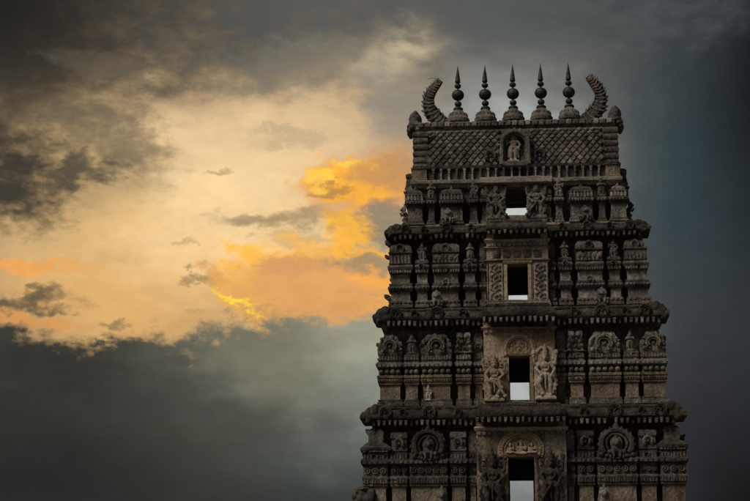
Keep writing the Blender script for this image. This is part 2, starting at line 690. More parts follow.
# ---- carved bodies: primitives melted into one continuous surface
def _capsule(mb, p0, p1, r0, r1, n=10):
    p0, p1 = Vector(p0), Vector(p1)
    d = p1 - p0
    ln = d.length
    q = d.to_track_quat('Z', 'Y') if ln > 1e-6 else Matrix.Identity(3).to_quaternion()
    prof = []
    for k in range(5):
        a = -math.pi / 2 + (math.pi / 2) * k / 4
        prof.append((r0 * math.sin(a), max(r0 * math.cos(a), 1e-3)))
    for k in range(5):
        a = (math.pi / 2) * k / 4
        prof.append((ln + r1 * math.sin(a), max(r1 * math.cos(a), 1e-3)))
    V = []
    for (z, r) in prof:
        for i in range(n):
            t = 2 * math.pi * i / n
            V.append(p0 + q @ Vector((r * math.cos(t), r * math.sin(t), z)))
    F = []
    for k in range(len(prof) - 1):
        for i in range(n):
            j = (i + 1) % n
            F.append((k * n + i, k * n + j, (k + 1) * n + j, (k + 1) * n + i))
    F.append(tuple(range(n - 1, -1, -1)))
    F.append(tuple((len(prof) - 1) * n + i for i in range(n)))
    mb.add([tuple(v) for v in V], F)


def melt(name, prims, voxel, smooth_it=2, amp=0.0, mat='mid'):
    mb = MB()
    for p in prims:
        k = p[0]
        if k == 'e':
            mb.ball(p[1], 1.0, 14, 9, p[2])
        elif k == 'c':
            _capsule(mb, *p[1:])
        elif k == 'p':                                   # chain of capsules
            pts, rs = p[1], p[2]
            for i in range(len(pts) - 1):
                _capsule(mb, pts[i], pts[i + 1], rs[i], rs[i + 1])
        elif k == 'b':
            (cx, cy, cz), (hx, hy, hz) = p[1], p[2]
            mb.box(cx - hx, cx + hx, cy - hy, cy + hy, cz - hz, cz + hz)
        elif k == 't':                                   # ring in the x-z plane
            (cx, cy, cz), RR, rr = p[1], p[2], p[3]
            a0, a1 = (p[4], p[5]) if len(p) > 4 else (0, 360)
            n = max(6, int((a1 - a0) / 20))
            ps = [(cx + RR * math.cos(R(a0 + (a1 - a0) * i / n)), cy, cz + RR * math.sin(R(a0 + (a1 - a0) * i / n))) for i in range(n + 1)]
            for i in range(n):
                _capsule(mb, ps[i], ps[i + 1], rr, rr, 8)
        elif k == 'l':                                   # lathe
            mb.lathe(p[1][0], p[1][1], p[2], 16)
    me = mb.mesh(name + '_raw', 0, 0)
    o = bpy.data.objects.new(name + '_raw', me)
    COL.objects.link(o)
    md = o.modifiers.new('r', 'REMESH')
    md.mode = 'VOXEL'
    md.voxel_size = voxel
    if smooth_it:
        sm = o.modifiers.new('s', 'SMOOTH')
        sm.factor = 0.5
        sm.iterations = smooth_it
    dg = bpy.context.evaluated_depsgraph_get()
    out = bpy.data.meshes.new_from_object(o.evaluated_get(dg), depsgraph=dg)
    out.name = name
    bpy.data.objects.remove(o)
    bpy.data.meshes.remove(me)
    out.modifiers_clear() if hasattr(out, 'modifiers_clear') else None
    if amp:
        v = np.empty(len(out.vertices) * 3)
        out.vertices.foreach_get('co', v)
        v = erode(v.reshape(-1, 3), amp)
        out.vertices.foreach_set('co', v.ravel())
    out.polygons.foreach_set('use_smooth', [True] * len(out.polygons))
    out.materials.clear()
    out.materials.append(M[mat])
    out.update()
    return out


# ================================================================== ground
g = MB()
g.box(-2500, 2500, -2500, 2500, -1.0, 0.0)
go = g.build('ground', 'ground', None, 0.0, 0)
go['kind'] = 'structure'

# ================================================================== the tower
tower = empty('temple_tower')
tag(tower, 'tall dark carved stone temple gate tower with stepped storeys', 'tower')
AXIS = 517


def Zp(py, y, px=AXIS):
    return at(px, py, y).z


def Xp(px, py, y):
    return at(px, py, y).x


# storey: wall front depth, foot pixel, head pixel, wall edge pixel, doorway (half width px, head py, sill py, sky py)
ST = {
    'A': dict(y=-2.0, foot=222.5, head=179, edge=413, axis=515, door=(11.5, 184, 217, 208), bay=(490, 0.10)),
    'B': dict(y=-2.9, foot=305, head=236, edge=397, axis=516.5, door=(10.2, 264, 300, 295.5), bay=(487, 0.62)),
    'C': dict(y=-3.6, foot=404, head=324, edge=388, axis=520, door=(10.2, 356, 400, 382.5), bay=(484, 0.66)),
    'D': dict(y=-4.6, foot=512, head=424, edge=374, axis=521.5, door=(12.6, 457, 510, 481), bay=(477, 0.70)),
}
for k, s in ST.items():
    y = s['y']
    s['z0'], s['z1'] = Zp(s['foot'], y), Zp(s['head'], y)
    s['hx'] = -Xp(s['edge'], (s['foot'] + s['head']) / 2, y)
    hw, dh, ds, sk = s['door']
    yb = y - s['bay'][1]
    s['yb'] = yb
    sc = (yb - CAM.y) / FPX / math.cos(PITCH) * 1.0
    s['dx'] = hw * sc
    s['dz1'], s['dz0'] = Zp(dh, yb), Zp(ds, yb)
    s['bx'] = -Xp(s['bay'][0], (dh + ds) / 2, yb)
    # the far end of the passage: its lintel meets the ray that grazes it
    s['rz'] = Zp(sk, -y)

order = ['D', 'C', 'B', 'A']
for k in order:
    s = ST[k]
    y, hx, z0, z1, dx = s['y'], s['hx'], s['z0'] - 0.5, s['z1'] + 0.5, s['dx']
    if k == 'D':
        z0 = s['z0'] - 0.2
    dz0, dz1 = s['dz0'], s['dz1']
    w = MB()
    sd = 0.3
    for sgn in (-1, 1):
        a, b_ = sorted((sgn * hx, sgn * dx))
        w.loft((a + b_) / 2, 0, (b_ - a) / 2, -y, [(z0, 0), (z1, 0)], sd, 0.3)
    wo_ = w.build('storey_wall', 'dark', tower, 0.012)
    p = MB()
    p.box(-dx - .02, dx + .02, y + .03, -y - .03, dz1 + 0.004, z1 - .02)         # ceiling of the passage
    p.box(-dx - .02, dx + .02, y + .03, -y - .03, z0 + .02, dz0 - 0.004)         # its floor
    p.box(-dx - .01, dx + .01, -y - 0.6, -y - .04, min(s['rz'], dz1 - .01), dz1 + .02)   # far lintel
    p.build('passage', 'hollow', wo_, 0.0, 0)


# ------------------------------------------------------------------ small carved patterns
def arch_pts(cx, cz, r, a0=-35, a1=215, n=16, sx=1.0, sz=1.0):
    return [(cx + r * sx * math.cos(R(a0 + (a1 - a0) * i / n)), cz + r * sz * math.sin(R(a0 + (a1 - a0) * i / n))) for i in range(n + 1)]


def gable(cx, cz, r, yf, parent, mat='mid', depth=0.18, face=True, amp=0.022):
    """horseshoe gable: thick ring, inner ring, crest, curled feet and a mask inside"""
    b = MB()
    b.sweep(arch_pts(cx, cz, r), r * 0.34, yf, yf + depth)
    b.sweep(arch_pts(cx, cz, r * 0.68), r * 0.16, yf + 0.03, yf + depth)
    for sg in (-1, 1):
        b.ball((cx + sg * r * 1.02, yf + depth * .4, cz - r * 0.72), r * 0.2, 8, 5)
        b.ball((cx + sg * r * 0.62, yf + depth * .3, cz - r * 0.82), r * 0.18, 8, 5)
    for i in range(13):
        a = R(-20 + 220 * i / 12)
        b.ball((cx + r * 1.2 * math.cos(a), yf + depth * .5, cz + r * 1.2 * math.sin(a)), r * rng.uniform(.07, .13), 6, 4, (1, 1, 1.3))
    b.lathe(cx, yf + depth * .5, [(cz + r * 1.1, r * .25), (cz + r * 1.3, r * .2), (cz + r * 1.55, r * .03)], 8)
    if face:
        b.ball((cx, yf + depth * .75, cz), r * 0.40, 10, 6, (1, .5, 1))
        b.ball((cx, yf + depth * .5, cz - r * .08), r * 0.2, 8, 5, (1, .8, 1))
        b.ball((cx - r * .2, yf + depth * .5, cz + r * .12), r * 0.1, 6, 4)
        b.ball((cx + r * .2, yf + depth * .5, cz + r * .12), r * 0.1, 6, 4)
    return b.build('gable', mat, parent, amp)


def tooth_row(parent, x0, x1, yf, z0, z1, pitch, mat='mid', depth=0.1, sides=0.0, kind='leaf'):
    b = MB()
    n = max(2, int(round((x1 - x0) / pitch)))
    st = (x1 - x0) / n
    for i in range(n):
        c = x0 + st * (i + .5)
        w = st * .36
        h = z1 - z0
        hz = h * rng.uniform(.82, 1.0)
        if rng.random() < 0.05:
            continue
        if kind == 'leaf':
            b.add([(c - w, yf, z0), (c + w, yf, z0), (c + w * 1.05, yf - .01, z0 + hz * .55), (c, yf - .02, z0 + hz), (c - w * 1.05, yf - .01, z0 + hz * .55),
                   (c - w, yf + depth, z0), (c + w, yf + depth, z0), (c + w, yf + depth, z0 + hz * .55), (c, yf + depth, z0 + hz), (c - w, yf + depth, z0 + hz * .55)],
                  [(0, 1, 2, 3, 4), (9, 8, 7, 6, 5), (0, 5, 6, 1), (1, 6, 7, 2), (2, 7, 8, 3), (3, 8, 9, 4), (4, 9, 5, 0)])
        elif kind == 'bead':
            b.ball((c, yf + .02, (z0 + z1) / 2), h * .5, 8, 5, (min(1, st * .46 / (h * .5)), .9, 1))
        elif kind == 'ring':
            r = min(st * .46, h * .5)
            b.sweep(arch_pts(c, (z0 + z1) / 2, r * .72, 0, 360, 10), r * .36, yf - .03, yf + depth)
            b.ball((c, yf, (z0 + z1) / 2), r * .36, 6, 4)
        else:
            b.box(c - w, c + w, yf, yf + depth, z0, z0 + hz)
    return b.build('carved_frieze', mat, parent, 0.01, 38, True)


# ------------------------------------------------------------------ eaves between the storeys
dentil_mesh = []
for i in range(6):
    d = MB()
    d.loft(0, 0, .055, .11, [(-.10, -.012), (-.07, 0), (.05, .004), (.06, .016), (.10, .016)], 0.06, 0.06)
    d.v = [v + i * 7.7 for v in d.v]
    d.v = [erode(v, 0.012) - i * 7.7 for v in d.v]
    me = d.mesh('dentil', 0)
    me.materials.append(M['pale' if i % 3 == 0 else 'mid'])
    dentil_mesh.append(me)

EAVE = [(0, .12), (.30, .16), (.33, .86), (.40, .97), (.52, 1.0), (.62, .95), (.72, .82), (.80, .62), (.82, .48), (.86, .52), (.92, .52), (.94, .40), (1, .36)]


def eave(k_low, top_py, bot_py, lip_px, over, bay_px, bay_over, segs, mat='moss'):
    """roll cornice round the whole tower with a forward break over the doorway bay"""
    s = ST[k_low]
    y = s['y']
    yl = y - over
    zt, zb = Zp(top_py, yl), Zp(bot_py, yl)
    h = zt - zb
    hxl = -Xp(lip_px, (top_py + bot_py) / 2, yl)
    e = MB()
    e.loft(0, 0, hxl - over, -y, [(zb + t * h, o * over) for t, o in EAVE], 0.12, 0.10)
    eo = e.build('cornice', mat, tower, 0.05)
    eo['label'] = 'rolled stone eave stained dark with moss'
    # forward break over the doorway
    bx = -Xp(bay_px, (top_py + bot_py) / 2, yl)
    bb = MB()
    o2 = bay_over
    bb.loft(0, y - (over - .3 + o2) / 2, bx - .55 * over, (over + o2 + .3) / 2 - .55 * over + .3, [(zb + .02 + t * (h - .04), o * over * .55) for t, o in EAVE], 0.15, 0.14)
    bb.build('cornice_break', mat, eo, 0.034)
    ybk = y - (over - .3 + o2) / 2 - ((over + o2 + .3) / 2 + .3)
    # breaks over the shrines, each with a horseshoe gable
    for (a, b_) in segs:
        for sg in (-1, 1):
            x0, x1 = Xp(a, top_py, yl), Xp(b_, top_py, yl)
            cx, hw = (x0 + x1) / 2 * (1 if sg < 0 else -1), abs(x1 - x0) / 2
            c = MB()
            c.loft(cx, y + .1, hw - .12, .1 + over * .12, [(zb + .01 + t * (h - .03), o * over * .98) for t, o in EAVE], 0.13, 0.14)
            c.build('cornice_break', mat, eo, 0.034)
            gable(cx, zb + h * .66, min(hw * .5, h * .26), yl - .17, eo, 'moss', .2)
    # dentils under the lip
    zd = zb + h * .20
    sc = h * .22 / .2
    pitch = .262
    n = int(2 * hxl / pitch)
    for i in range(n + 1):
        x = -hxl + over * .35 + (2 * hxl - over * .7) * i / n
        if abs(x) < bx - .1:
            continue
        if rng.random() < .07:
            continue
        inb = any(min(abs(Xp(a, top_py, yl)), abs(Xp(b_, top_py, yl))) < abs(x) < max(abs(Xp(a, top_py, yl)), abs(Xp(b_, top_py, yl))) for a, b_ in segs)
        yy = y - over * .66 - (.17 if inb else 0)
        share('dentil', dentil_mesh[rng.randrange(6)], eo, (x, yy, zd + rng.uniform(-.015, .015)), (0, 0, rng.uniform(-.06, .06)), (rng.uniform(.85, 1.15), 1.3, sc * rng.uniform(.9, 1.1)))
    n = int(2 * bx / .28)
    for i in range(n + 1):
        x = -bx + .12 + (2 * bx - .24) * i / n
        share('dentil', dentil_mesh[rng.randrange(6)], eo, (x + rng.uniform(-.02, .02), ybk + .16, zd + rng.uniform(-.02, .02)), (0, 0, rng.uniform(-.1, .1)), (rng.uniform(.85, 1.1), 1.3, sc * rng.uniform(.8, 1.1)))
    # swept corner leaves of the eave
    for sg in (-1, 1):
        cxn, cyn, czn = sg * (hxl - .10), yl + .14, zb + h * .56
        me = melt('corner_leaf', [('e', (cxn, cyn, czn), (.24, .24, h * .40)), ('e', (cxn + sg * .06, cyn - .05, czn - h * .2), (.17, .2, h * .2)), ('e', (cxn - sg * .25, cyn, czn + h * .24), (.24, .22, h * .28)),
                  ('e', (cxn + sg * .10, cyn - .05, czn + h * .12), (.12, .12, .10)), ('e', (cxn - sg * .45, cyn + .1, czn + h * .30), (.18, .16, h * .2))], .035, 1, .03, mat)
        share('corner_leaf', me, eo, (0, 0, 0))
    # side dentils
    for sg in (-1, 1):
        m_ = int(2 * -y / .4)
        for i in range(m_):
            yy = y + (i + .5) * (-2 * y) / m_
            share('dentil', dentil_mesh[i % 6], eo, (sg * (hxl - over * .34), yy, zd), (0, 0, math.pi / 2), (1.1, 1.3, sc))
    return eo


LAY = {
    'A': [(407, 423, 'k'), (427.5, 435, 'c'), (440, 463, 's'), (469.5, 477.5, 'c'), (481, 488.5, 'n')],
    'B': [(390, 411, 'k'), (416, 428, 'c'), (433, 459, 's'), (464, 476, 'c'), (480, 486.5, 'n')],
    'C': [(379, 401, 'k'), (404.5, 418.5, 'c'), (422, 451, 's'), (456.5, 470.5, 'c'), (474, 483, 'n')],
    'D': [(364, 387, 'k'), (391, 407, 'c'), (410, 447, 's'), (450.5, 466, 'c'), (469, 476.5, 'n')],
}
eave('B', 222, 238, 389.5, 0.78, 486, 0.42, [(397, 414), (418.5, 429.5), (436, 457), (465, 477)])
eave('C', 304.5, 326, 377.5, 0.80, 482, 0.42, [(386, 406), (409, 420), (425, 449), (456, 470)])
eave('D', 403.5, 426, 367.5, 0.82, 475, 0.44, [(374, 396), (397.5, 409), (413, 445), (451, 465)])


# ------------------------------------------------------------------ shrines and pilasters of the wall
def pz(py, y):
    return Zp(py, y)


def shrine(k, a, b_, kind, sg):
    s = ST[k]
    proj = {'k': .62, 's': .7, 'c': .55, 'n': .3}[kind]
    yf = s['y'] - proj
    pm = (s['foot'] + s['head']) / 2
    x0, x1 = Xp(a, pm, yf), Xp(b_, pm, yf)
    if sg > 0:
        x0, x1 = -x1, -x0
    cx, hx = (x0 + x1) / 2, (x1 - x0) / 2
    cy, hy = s['y'] - proj / 2 + .05, proj / 2 + .05
    root = empty('wall_shrine' if kind in 'ks' else 'pilaster', (0, 0, 0), tower)
    root['label'] = {'k': 'square corner shrine in relief', 's': 'oblong wall shrine in relief', 'c': 'narrow pilaster', 'n': 'slim half pilaster'}[kind]
    Z = lambda py: pz(py, yf)

    def part(name, mat, prof, amp=.014, seg=.13, sx=0.0):
        m = MB()
        m.loft(cx, cy, hx + sx, hy, [(Z(p), o) for p, o in prof], seg, .16, .4 if kind != 'k' else .7)
        return m.build(name, mat, root, amp)

    def teeth(p0, p1, out, pitch, mat='mid', kd='leaf'):
        tooth_row(root, x0 - out * .4 + .02, x1 + out * .4 - .02, yf - out - .04, Z(p0), Z(p1), pitch, mat, .12, 0, kd)

    wide = kind in 'ks'
    if k == 'A':
        part('base', 'mid', [(223, .10), (221.5, .10), (220.8, .03), (219.6, .06), (219, .0)])
        part('shaft', 'mid', [(219.2, -.03), (205, -.04)])
        teeth(203.4, 200, .17, .14, 'mid', 'bead')
        part('capital', 'dark', [(205.3, -.02), (204, .08), (203, .03), (202, .14), (200, .17), (198.8, .10), (198.5, .03)])
        if wide:
            teeth(198.6, 192.5, .10, .17, 'pale')
            part('parapet', 'dark', [(198.6, .0), (194, .02), (193, .07), (192, .05)])
            part('roof', 'dark', [(192, -.06), (190, -.05), (188, -.12), (186.5, -.24), (185.8, -.40)])
            f = MB()
            f.lathe(cx, cy - .05, [(Z(187), .10), (Z(185.8), .12), (Z(184.6), .05), (Z(183), .03), (Z(181.8), .005)], 8)
            f.build('finial', 'mid', root, .006)
        else:
            part('parapet', 'dark', [(198.6, .0), (197, .05), (196, .02)])
            if kind == 'n':
                part('roof', 'mid', [(196, -.02), (194, .05), (191, .04), (188, -.05), (186.5, -.1)])
    elif k == 'B':
        part('base', 'mid', [(306, .12), (303, .12), (302.5, .05), (300.5, .09), (299.6, .09), (298.8, .0)])
        part('shaft', 'pale', [(299, -.05), (289.5, -.05)])
        part('band', 'dark', [(290, -.04), (288.6, .10), (286.6, .15), (285, .13), (284.2, .04), (283, .07), (281.8, .06), (281.4, -.03)])
        part('upper_shaft', 'pale', [(281.8, -.05), (272, -.05)])
        part('capital', 'dark', [(272.6, -.03), (271, .05), (270, .03), (268.5, .12), (265.5, .17), (264, .13), (263, .05)])
        teeth(271.2, 268.4, .13, .12, 'mid', 'box')
        teeth(287.6, 285.2, .15, .16, 'mid', 'bead')
        teeth(302.4, 300, .09, .2, 'mid', 'bead')
        if wide:
            part('parapet', 'dark', [(263.2, .0), (261.5, .07), (260, .03), (252, .02), (251, .09), (249.6, .09)])
            teeth(261.5, 252.5, .05, .17, 'mid')
            if kind == 's':
                g1 = MB()
                for i in range(5):
                    xx = x0 + (i + .5) * (x1 - x0) / 5
                    g1.ball((xx + rng.uniform(-.02, .02), yf - .08, Z(256.5)), rng.uniform(.08, .12), 8, 5, (1, .7, 1.3))
                    g1.ball((xx + .1, yf - .06, Z(254)), .06, 6, 4)
                g1.build('carved_frieze', 'mid', root, .012, 38, True)
            part('roof', 'mid', [(249.8, .02), (248, .05), (245, .02), (242.5, -.08), (240.5, -.22), (239.6, -.34)])
            gable(cx, Z(246.5), .17, yf - .14, root, 'mid', .16)
        else:
            part('parapet', 'dark', [(263.2, .0), (261.5, .08), (259.5, .08), (259, .0), (258, -.02)])
            gable(cx, Z(265.5), min(.13, hx * .6), yf - .28, root, 'mid', .12)
            if kind == 'n':
                part('roof', 'mid', [(258.4, -.03), (255, .04), (250, .05), (246, .0), (242, -.06)])
        if kind == 's':
            gable(cx, Z(281.5), .16, yf - .2, root, 'pale', .14)
    elif k == 'C':
        part('base', 'mid', [(405, .13), (401, .13), (400.6, .05), (398.6, .08), (398, .0)])
        part('shaft', 'brown', [(398.2, -.05), (384, -.05)])
        part('neck', 'brown', [(384.4, -.03), (383, .04), (381.5, .03), (380.5, .09), (378.4, .10), (377.8, .05), (376.6, .12), (374.4, .13), (373.6, .04)])
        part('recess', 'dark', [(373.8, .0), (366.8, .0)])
        teeth(373.0, 368.2, .08, .26 if wide else .24, 'mid', 'bead')
        part('capital', 'mid', [(367, .02), (366, .14), (363.5, .2), (361.5, .16), (360.8, .06), (359, .05), (358, .1), (356.6, .1), (356, .0)])
        teeth(358.8, 354.5, .09, .13, 'mid', 'box')
        teeth(365.6, 361.6, .18, .2, 'pale', 'leaf')
        teeth(379.8, 378, .1, .12, 'mid', 'bead')
        if wide:
            part('roof', 'mid', [(356.2, -.02), (354, .06), (350, .1), (345, .06), (340, -.05), (336, -.16), (333, -.22), (331, -.34)])
            gable(cx, Z(345), .36 if kind == 's' else .30, yf - .26, root, 'mid', .26)
            lump = MB()
            for s2 in (-1, 1):
                for q_ in range(16):
                    a_ = R(-50 + 140 * q_ / 15 + rng.uniform(-6, 6))
                    ra = rng.uniform(.8, 1.1)
                    lump.ball((cx + s2 * hx * ra * math.cos(a_) * .95, yf - .06 + rng.uniform(-.06, .04), Z(345) + .46 * ra * math.sin(a_)), rng.uniform(.05, .12), 7, 5, (1, .8, rng.uniform(.8, 1.5)))
            lump.build('foliage_carving', 'mid', root, .03, 38, True)
        else:
            part('pedestal', 'dark', [(356.2, -.02), (355, .06), (353.4, .06), (352.8, .0), (351.8, .02)])
            if kind == 'n':
                part('roof', 'mid', [(352, -.02), (347, .05), (341, .05), (336, -.03), (332, -.06)])
                gable(cx, Z(346), .14, yf - .2, root, 'mid', .12)
    else:  # lowest storey: black crust and shade both put into darker stone colours
        part('base', 'dark', [(513, .13), (509, .13), (508.6, .05), (506, .08), (505.4, .0)])
        part('shaft', 'brown', [(505.8, -.05), (486, -.05)])
        part('neck', 'mid', [(486.4, -.03), (485, .05), (483.4, .05), (483, .02), (482, .08), (480.6, .09), (479.8, .04), (478, .12), (476, .13), (475.4, .04)])
        teeth(482.6, 478.2, .09, .13, 'dark', 'box')
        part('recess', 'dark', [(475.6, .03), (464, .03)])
        teeth(475, 464.8, .06, .36 if wide else .3, 'dark', 'ring')
        part('capital', 'moss', [(464.6, .03), (463.5, .16), (460.5, .22), (458.5, .18), (457.6, .07), (455, .06), (454, .11), (452, .11), (451.4, .0)])
        teeth(457.8, 453.4, .09, .14, 'dark', 'box')
        teeth(463, 459, .2, .22, 'dark', 'leaf')
        if kind == 'k':
            part('roof', 'moss', [(451.6, .1), (449.4, .22), (446.5, .25), (445.6, .16), (444, .04), (442, -.05), (440.4, -.2)], .03)
            part('roof_knob', 'mid', [(441, -.22), (438, -.18), (434, -.2), (431, -.14), (428, -.2), (426, -.3)], .03)
            teeth(451, 448.6, .16, .15, 'mid', 'box')
        elif kind == 'c':
            part('pedestal', 'dark', [(451.6, -.02), (450, .06), (447, .06), (446, -.02), (438, -.02), (437, .05), (434, .07), (431, .0)])
            gable(cx, Z(442), .2, yf - .2, root, 'mid', .16)
        elif kind == 'n':
            part('roof', 'mid', [(451.6, -.02), (445, .05), (438, .05), (433, -.03), (430, -.06)])
        else:
            part('roof', 'dark', [(451.6, -.06), (446, -.06), (438, -.10), (433, -.2), (430, -.3)])
            big = gable(cx, Z(445.5), .66, yf - .30, root, 'moss', .34, False, .03)
    return root


for k in order:
    for (a, b_, kd) in LAY[k]:
        for sg in (-1, 1):
            shrine(k, a, b_, kd, sg)

# plainer pilasters along the flanks
for k in order:
    s = ST[k]
    z0, z1 = s['z0'], s['z1']
    h = z1 - z0
    for sg in (-1, 1):
        for i in range(4):
            yy = s['y'] * .72 + (-s['y'] * 1.55) * i / 3
            hw = .42 if i % 2 else .26
            m = MB()
            m.loft(sg * (s['hx'] + .02), yy, .22, hw, [(z0, .10), (z0 + h * .06, .10), (z0 + h * .07, .0), (z0 + h * .42, -.02), (z0 + h * .44, .12), (z0 + h * .50, .14), (z0 + h * .52, .0), (z0 + h * .62, .0), (z0 + h * .64, .10), (z0 + h * .70, .16), (z0 + h * .72, .05), (z0 + h * .84, .06), (z0 + h * .93, -.05), (z0 + h * .97, -.14)], .2, .25)
            m.build('pilaster', 'mid', tower, .016)

# dark raised blocks whose colour stands for the shade of square wall holes
for sg in (-1, 1):
    for px in (420.2, 453.8, 472):
        for py in (386, 392.5):
            y = ST['C']['y']
            x = -sg * Xp(px, py, y)
            h = MB()
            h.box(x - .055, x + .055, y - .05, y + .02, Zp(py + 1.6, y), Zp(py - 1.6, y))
            h.build('painted_hole', 'hollow', tower, 0.0, 0)


# ------------------------------------------------------------------ doorway bays
def doorway(k, mat):
    s = ST[k]
    y, yb, dx, dz0, dz1, bx = s['y'], s['yb'], s['dx'], s['dz0'], s['dz1'], s['bx']
    root = empty('doorway', (0, 0, 0), tower)
    root['label'] = {'A': 'dark square opening under the roof', 'B': 'doorway with scroll carved side panels', 'C': 'tan doorway under a round carved tympanum', 'D': 'lowest doorway under three carved figures'}[k]
    zb, zt = Zp(s['foot'], yb), s['z1']
    fw = .16
    for sg in (-1, 1):
        a, b_ = sorted((sg * (dx + fw), sg * bx))
        m = MB()
        m.loft((a + b_) / 2, (y + yb) / 2 + .05, (b_ - a) / 2, (y - yb) / 2 + .05, [(zb, .0), (zt, .0)], .16, .2)
        m.build('side_panel', mat, root, .012)
        m = MB()
        a, b_ = sorted((sg * (dx + .003), sg * (dx + fw - .003)))
        m.loft((a + b_) / 2, (y + yb) / 2 + .02, (b_ - a) / 2, (y - yb) / 2 + .07, [(dz0 - .05, .0), (dz1 + .15, .0)], .2, .25)
        m.build('door_jamb', mat, root, .008)
    m = MB()
    m.loft(0, (y + yb) / 2 + .05, dx + fw - .004, (y - yb) / 2 + .05, [(dz1 + .155, 0), (zt, 0)], .2, .2)
    m.build('wall_over_door', mat, root, .01)
    m = MB()
    m.loft(0, (y + yb) / 2 + .01, dx + fw + .02, (y - yb) / 2 + .09, [(dz1 + .003, -.01), (dz1 + .04, .02), (dz1 + .13, .03), (dz1 + .17, .0)], .14, .1)
    m.build('lintel', mat, root, .01)
    m = MB()
    m.loft(0, (y + yb) / 2, bx + .02, (y - yb) / 2 + .10, [(zb - .1, .06), (dz0 - .16, .06), (dz0 - .12, .0), (dz0 - .02, .02), (dz0 - .006, -.03)], .16, .12)
    m.build('threshold', 'mid', root, .016)
    return root


dB = doorway('B', 'tan')
dC = doorway('C', 'tan')
dD = doorway('D', 'brown')
# the plain opening of the uppermost storey
s = ST['A']
dA = empty('doorway', (0, 0, 0), tower)
dA['label'] = 'dark square opening under the roof'
for sg in (-1, 1):
    m = MB()
    a, b_ = sorted((sg * (s['dx'] + .004), sg * (s['dx'] + .18)))
    m.loft((a + b_) / 2, s['y'] - .02, (b_ - a) / 2, .12, [(s['dz0'] - .05, 0), (s['dz1'] + .1, 0)], .15, .2)
    m.build('door_jamb', 'dark', dA, .01)
m = MB()
m.loft(0, s['y'] - .02, s['dx'] + .2, .16, [(s['dz1'] + .004, 0), (s['dz1'] + .16, .03), (s['dz1'] + .3, .0)], .15, .2)
m.build('lintel', 'dark', dA, .01)
m = MB()
m.loft(0, s['y'] - .1, s['dx'] + .9, .42, [(s['dz0'] - .40, .05), (s['dz0'] - .12, .05), (s['dz0'] - .006, .0)], .15, .2)
m.build('threshold', 'mid', dA, .016)


def head_mould(root, k, p0, p1, mat, toothpy=None):
    """string courses across the top of a doorway bay"""
    s = ST[k]
    yb, bx = s['yb'], s['bx']
    m = MB()
    m.loft(0, yb + .1, bx + .03, .12, [(Zp(p1, yb), .0), (Zp(p1 - .8, yb), .05), (Zp(p0 + 1, yb), .10), (Zp(p0, yb), .03)], .15, .1)
    m.build('string_course', mat, root, .014)
    if toothpy:
        tooth_row(root, -bx, bx, yb - .10, Zp(toothpy[1], yb), Zp(toothpy[0], yb), .24, 'pale', .14, 0, 'box')


head_mould(dB, 'B', 238.6, 242.4, 'tan', (243, 246))
head_mould(dB, 'B', 246.5, 248, 'tan')
head_mould(dB, 'B', 259.5, 261.8, 'mid')
head_mould(dC, 'C', 326.5, 329.6, 'tan', (329.8, 332.6))
head_mould(dD, 'D', 426.5, 431, 'tan', (431.4, 434.6))

# three medallion panels over the second doorway, creepers beside it
yb = ST['B']['yb']
pan = melt('medallion_panel', [('b', (0, .03, 0), (.20, .03, .20)), ('t', (0, -.01, 0), .15, .03), ('e', (0, -.02, 0), (.08, .05, .08))] +
           [('e', (.11 * math.cos(a), -.02, .11 * math.sin(a)), (.035, .04, .035)) for a in [i * math.pi / 4 for i in range(8)]], .016, 1, 0.006, 'mid')
for i in range(-2, 3):
    share('medallion_panel', pan, dB, (i * .50, yb - .02, Zp(254, yb)))
for sg in (-1, 1):
    pr = []
    zz0, zz1 = Zp(301, yb), Zp(263.5, yb)
    x0_, x1_ = ST['B']['dx'] + .22, ST['B']['bx'] - .04
    cxx, hw = (x0_ + x1_) / 2, (x1_ - x0_) / 2
    for i in range(4):
        zc = zz0 + (i + .5) * (zz1 - zz0) / 4
        rr = (zz1 - zz0) / 8 * .84
        pr += [('t', (0, 0, zc), rr, .04), ('e', (0, -.02, zc), (rr * .42, .07, rr * .42)), ('t', (rr * .2, -.02, zc), rr * .55, .025, 30, 300)]
        for a in range(0, 360, 60):
            pr.append(('e', (rr * 1.25 * math.cos(R(a + 30)), 0, zc + rr * 1.1 * math.sin(R(a + 30))), (.06, .05, .05)))
    for e_ in (-1, 1):
        pr.append(('c', (e_ * hw, .01, zz0), (e_ * hw, .01, zz1), .035, .035))
    me = melt('creeper_relief', pr, .022, 1, .01, 'mid')
    share('creeper_relief', me, dB, (sg * cxx, yb - .03, 0))

# round tympana
yb = ST['C']['yb']


def tymp(root, k, px_half, p_top, p_bot, mat):
    yb = ST[k]['yb']
    zt, zb = Zp(p_top, yb), Zp(p_bot, yb)
    h = zt - zb
    r = px_half * (yb - CAM.y) / FPX / math.cos(PITCH)
    sz = h / r * .72
    cz = zb + h * .28
    for (rr, w, d, nm) in ((1.0, .14, .14, 'arch_band'), (.84, .10, .10, 'arch_band'), (1.16, .1, .08, 'arch_band')):
        m = MB()
        m.sweep(arch_pts(0, cz, r * rr, -22, 202, 28, 1.0, sz), w, yb - d, yb + .02)
        m.build(nm, mat, root, .012)
    m = MB()
    for i in range(25):
        a = R(-15 + 210 * i / 24)
        m.ball((r * 1.09 * math.cos(a), yb - .07, cz + r * 1.09 * sz * math.sin(a)), .05, 6, 4)
    m.build('carved_frieze', mat, root, .006, 38, True)
    return r, sz, cz, zb


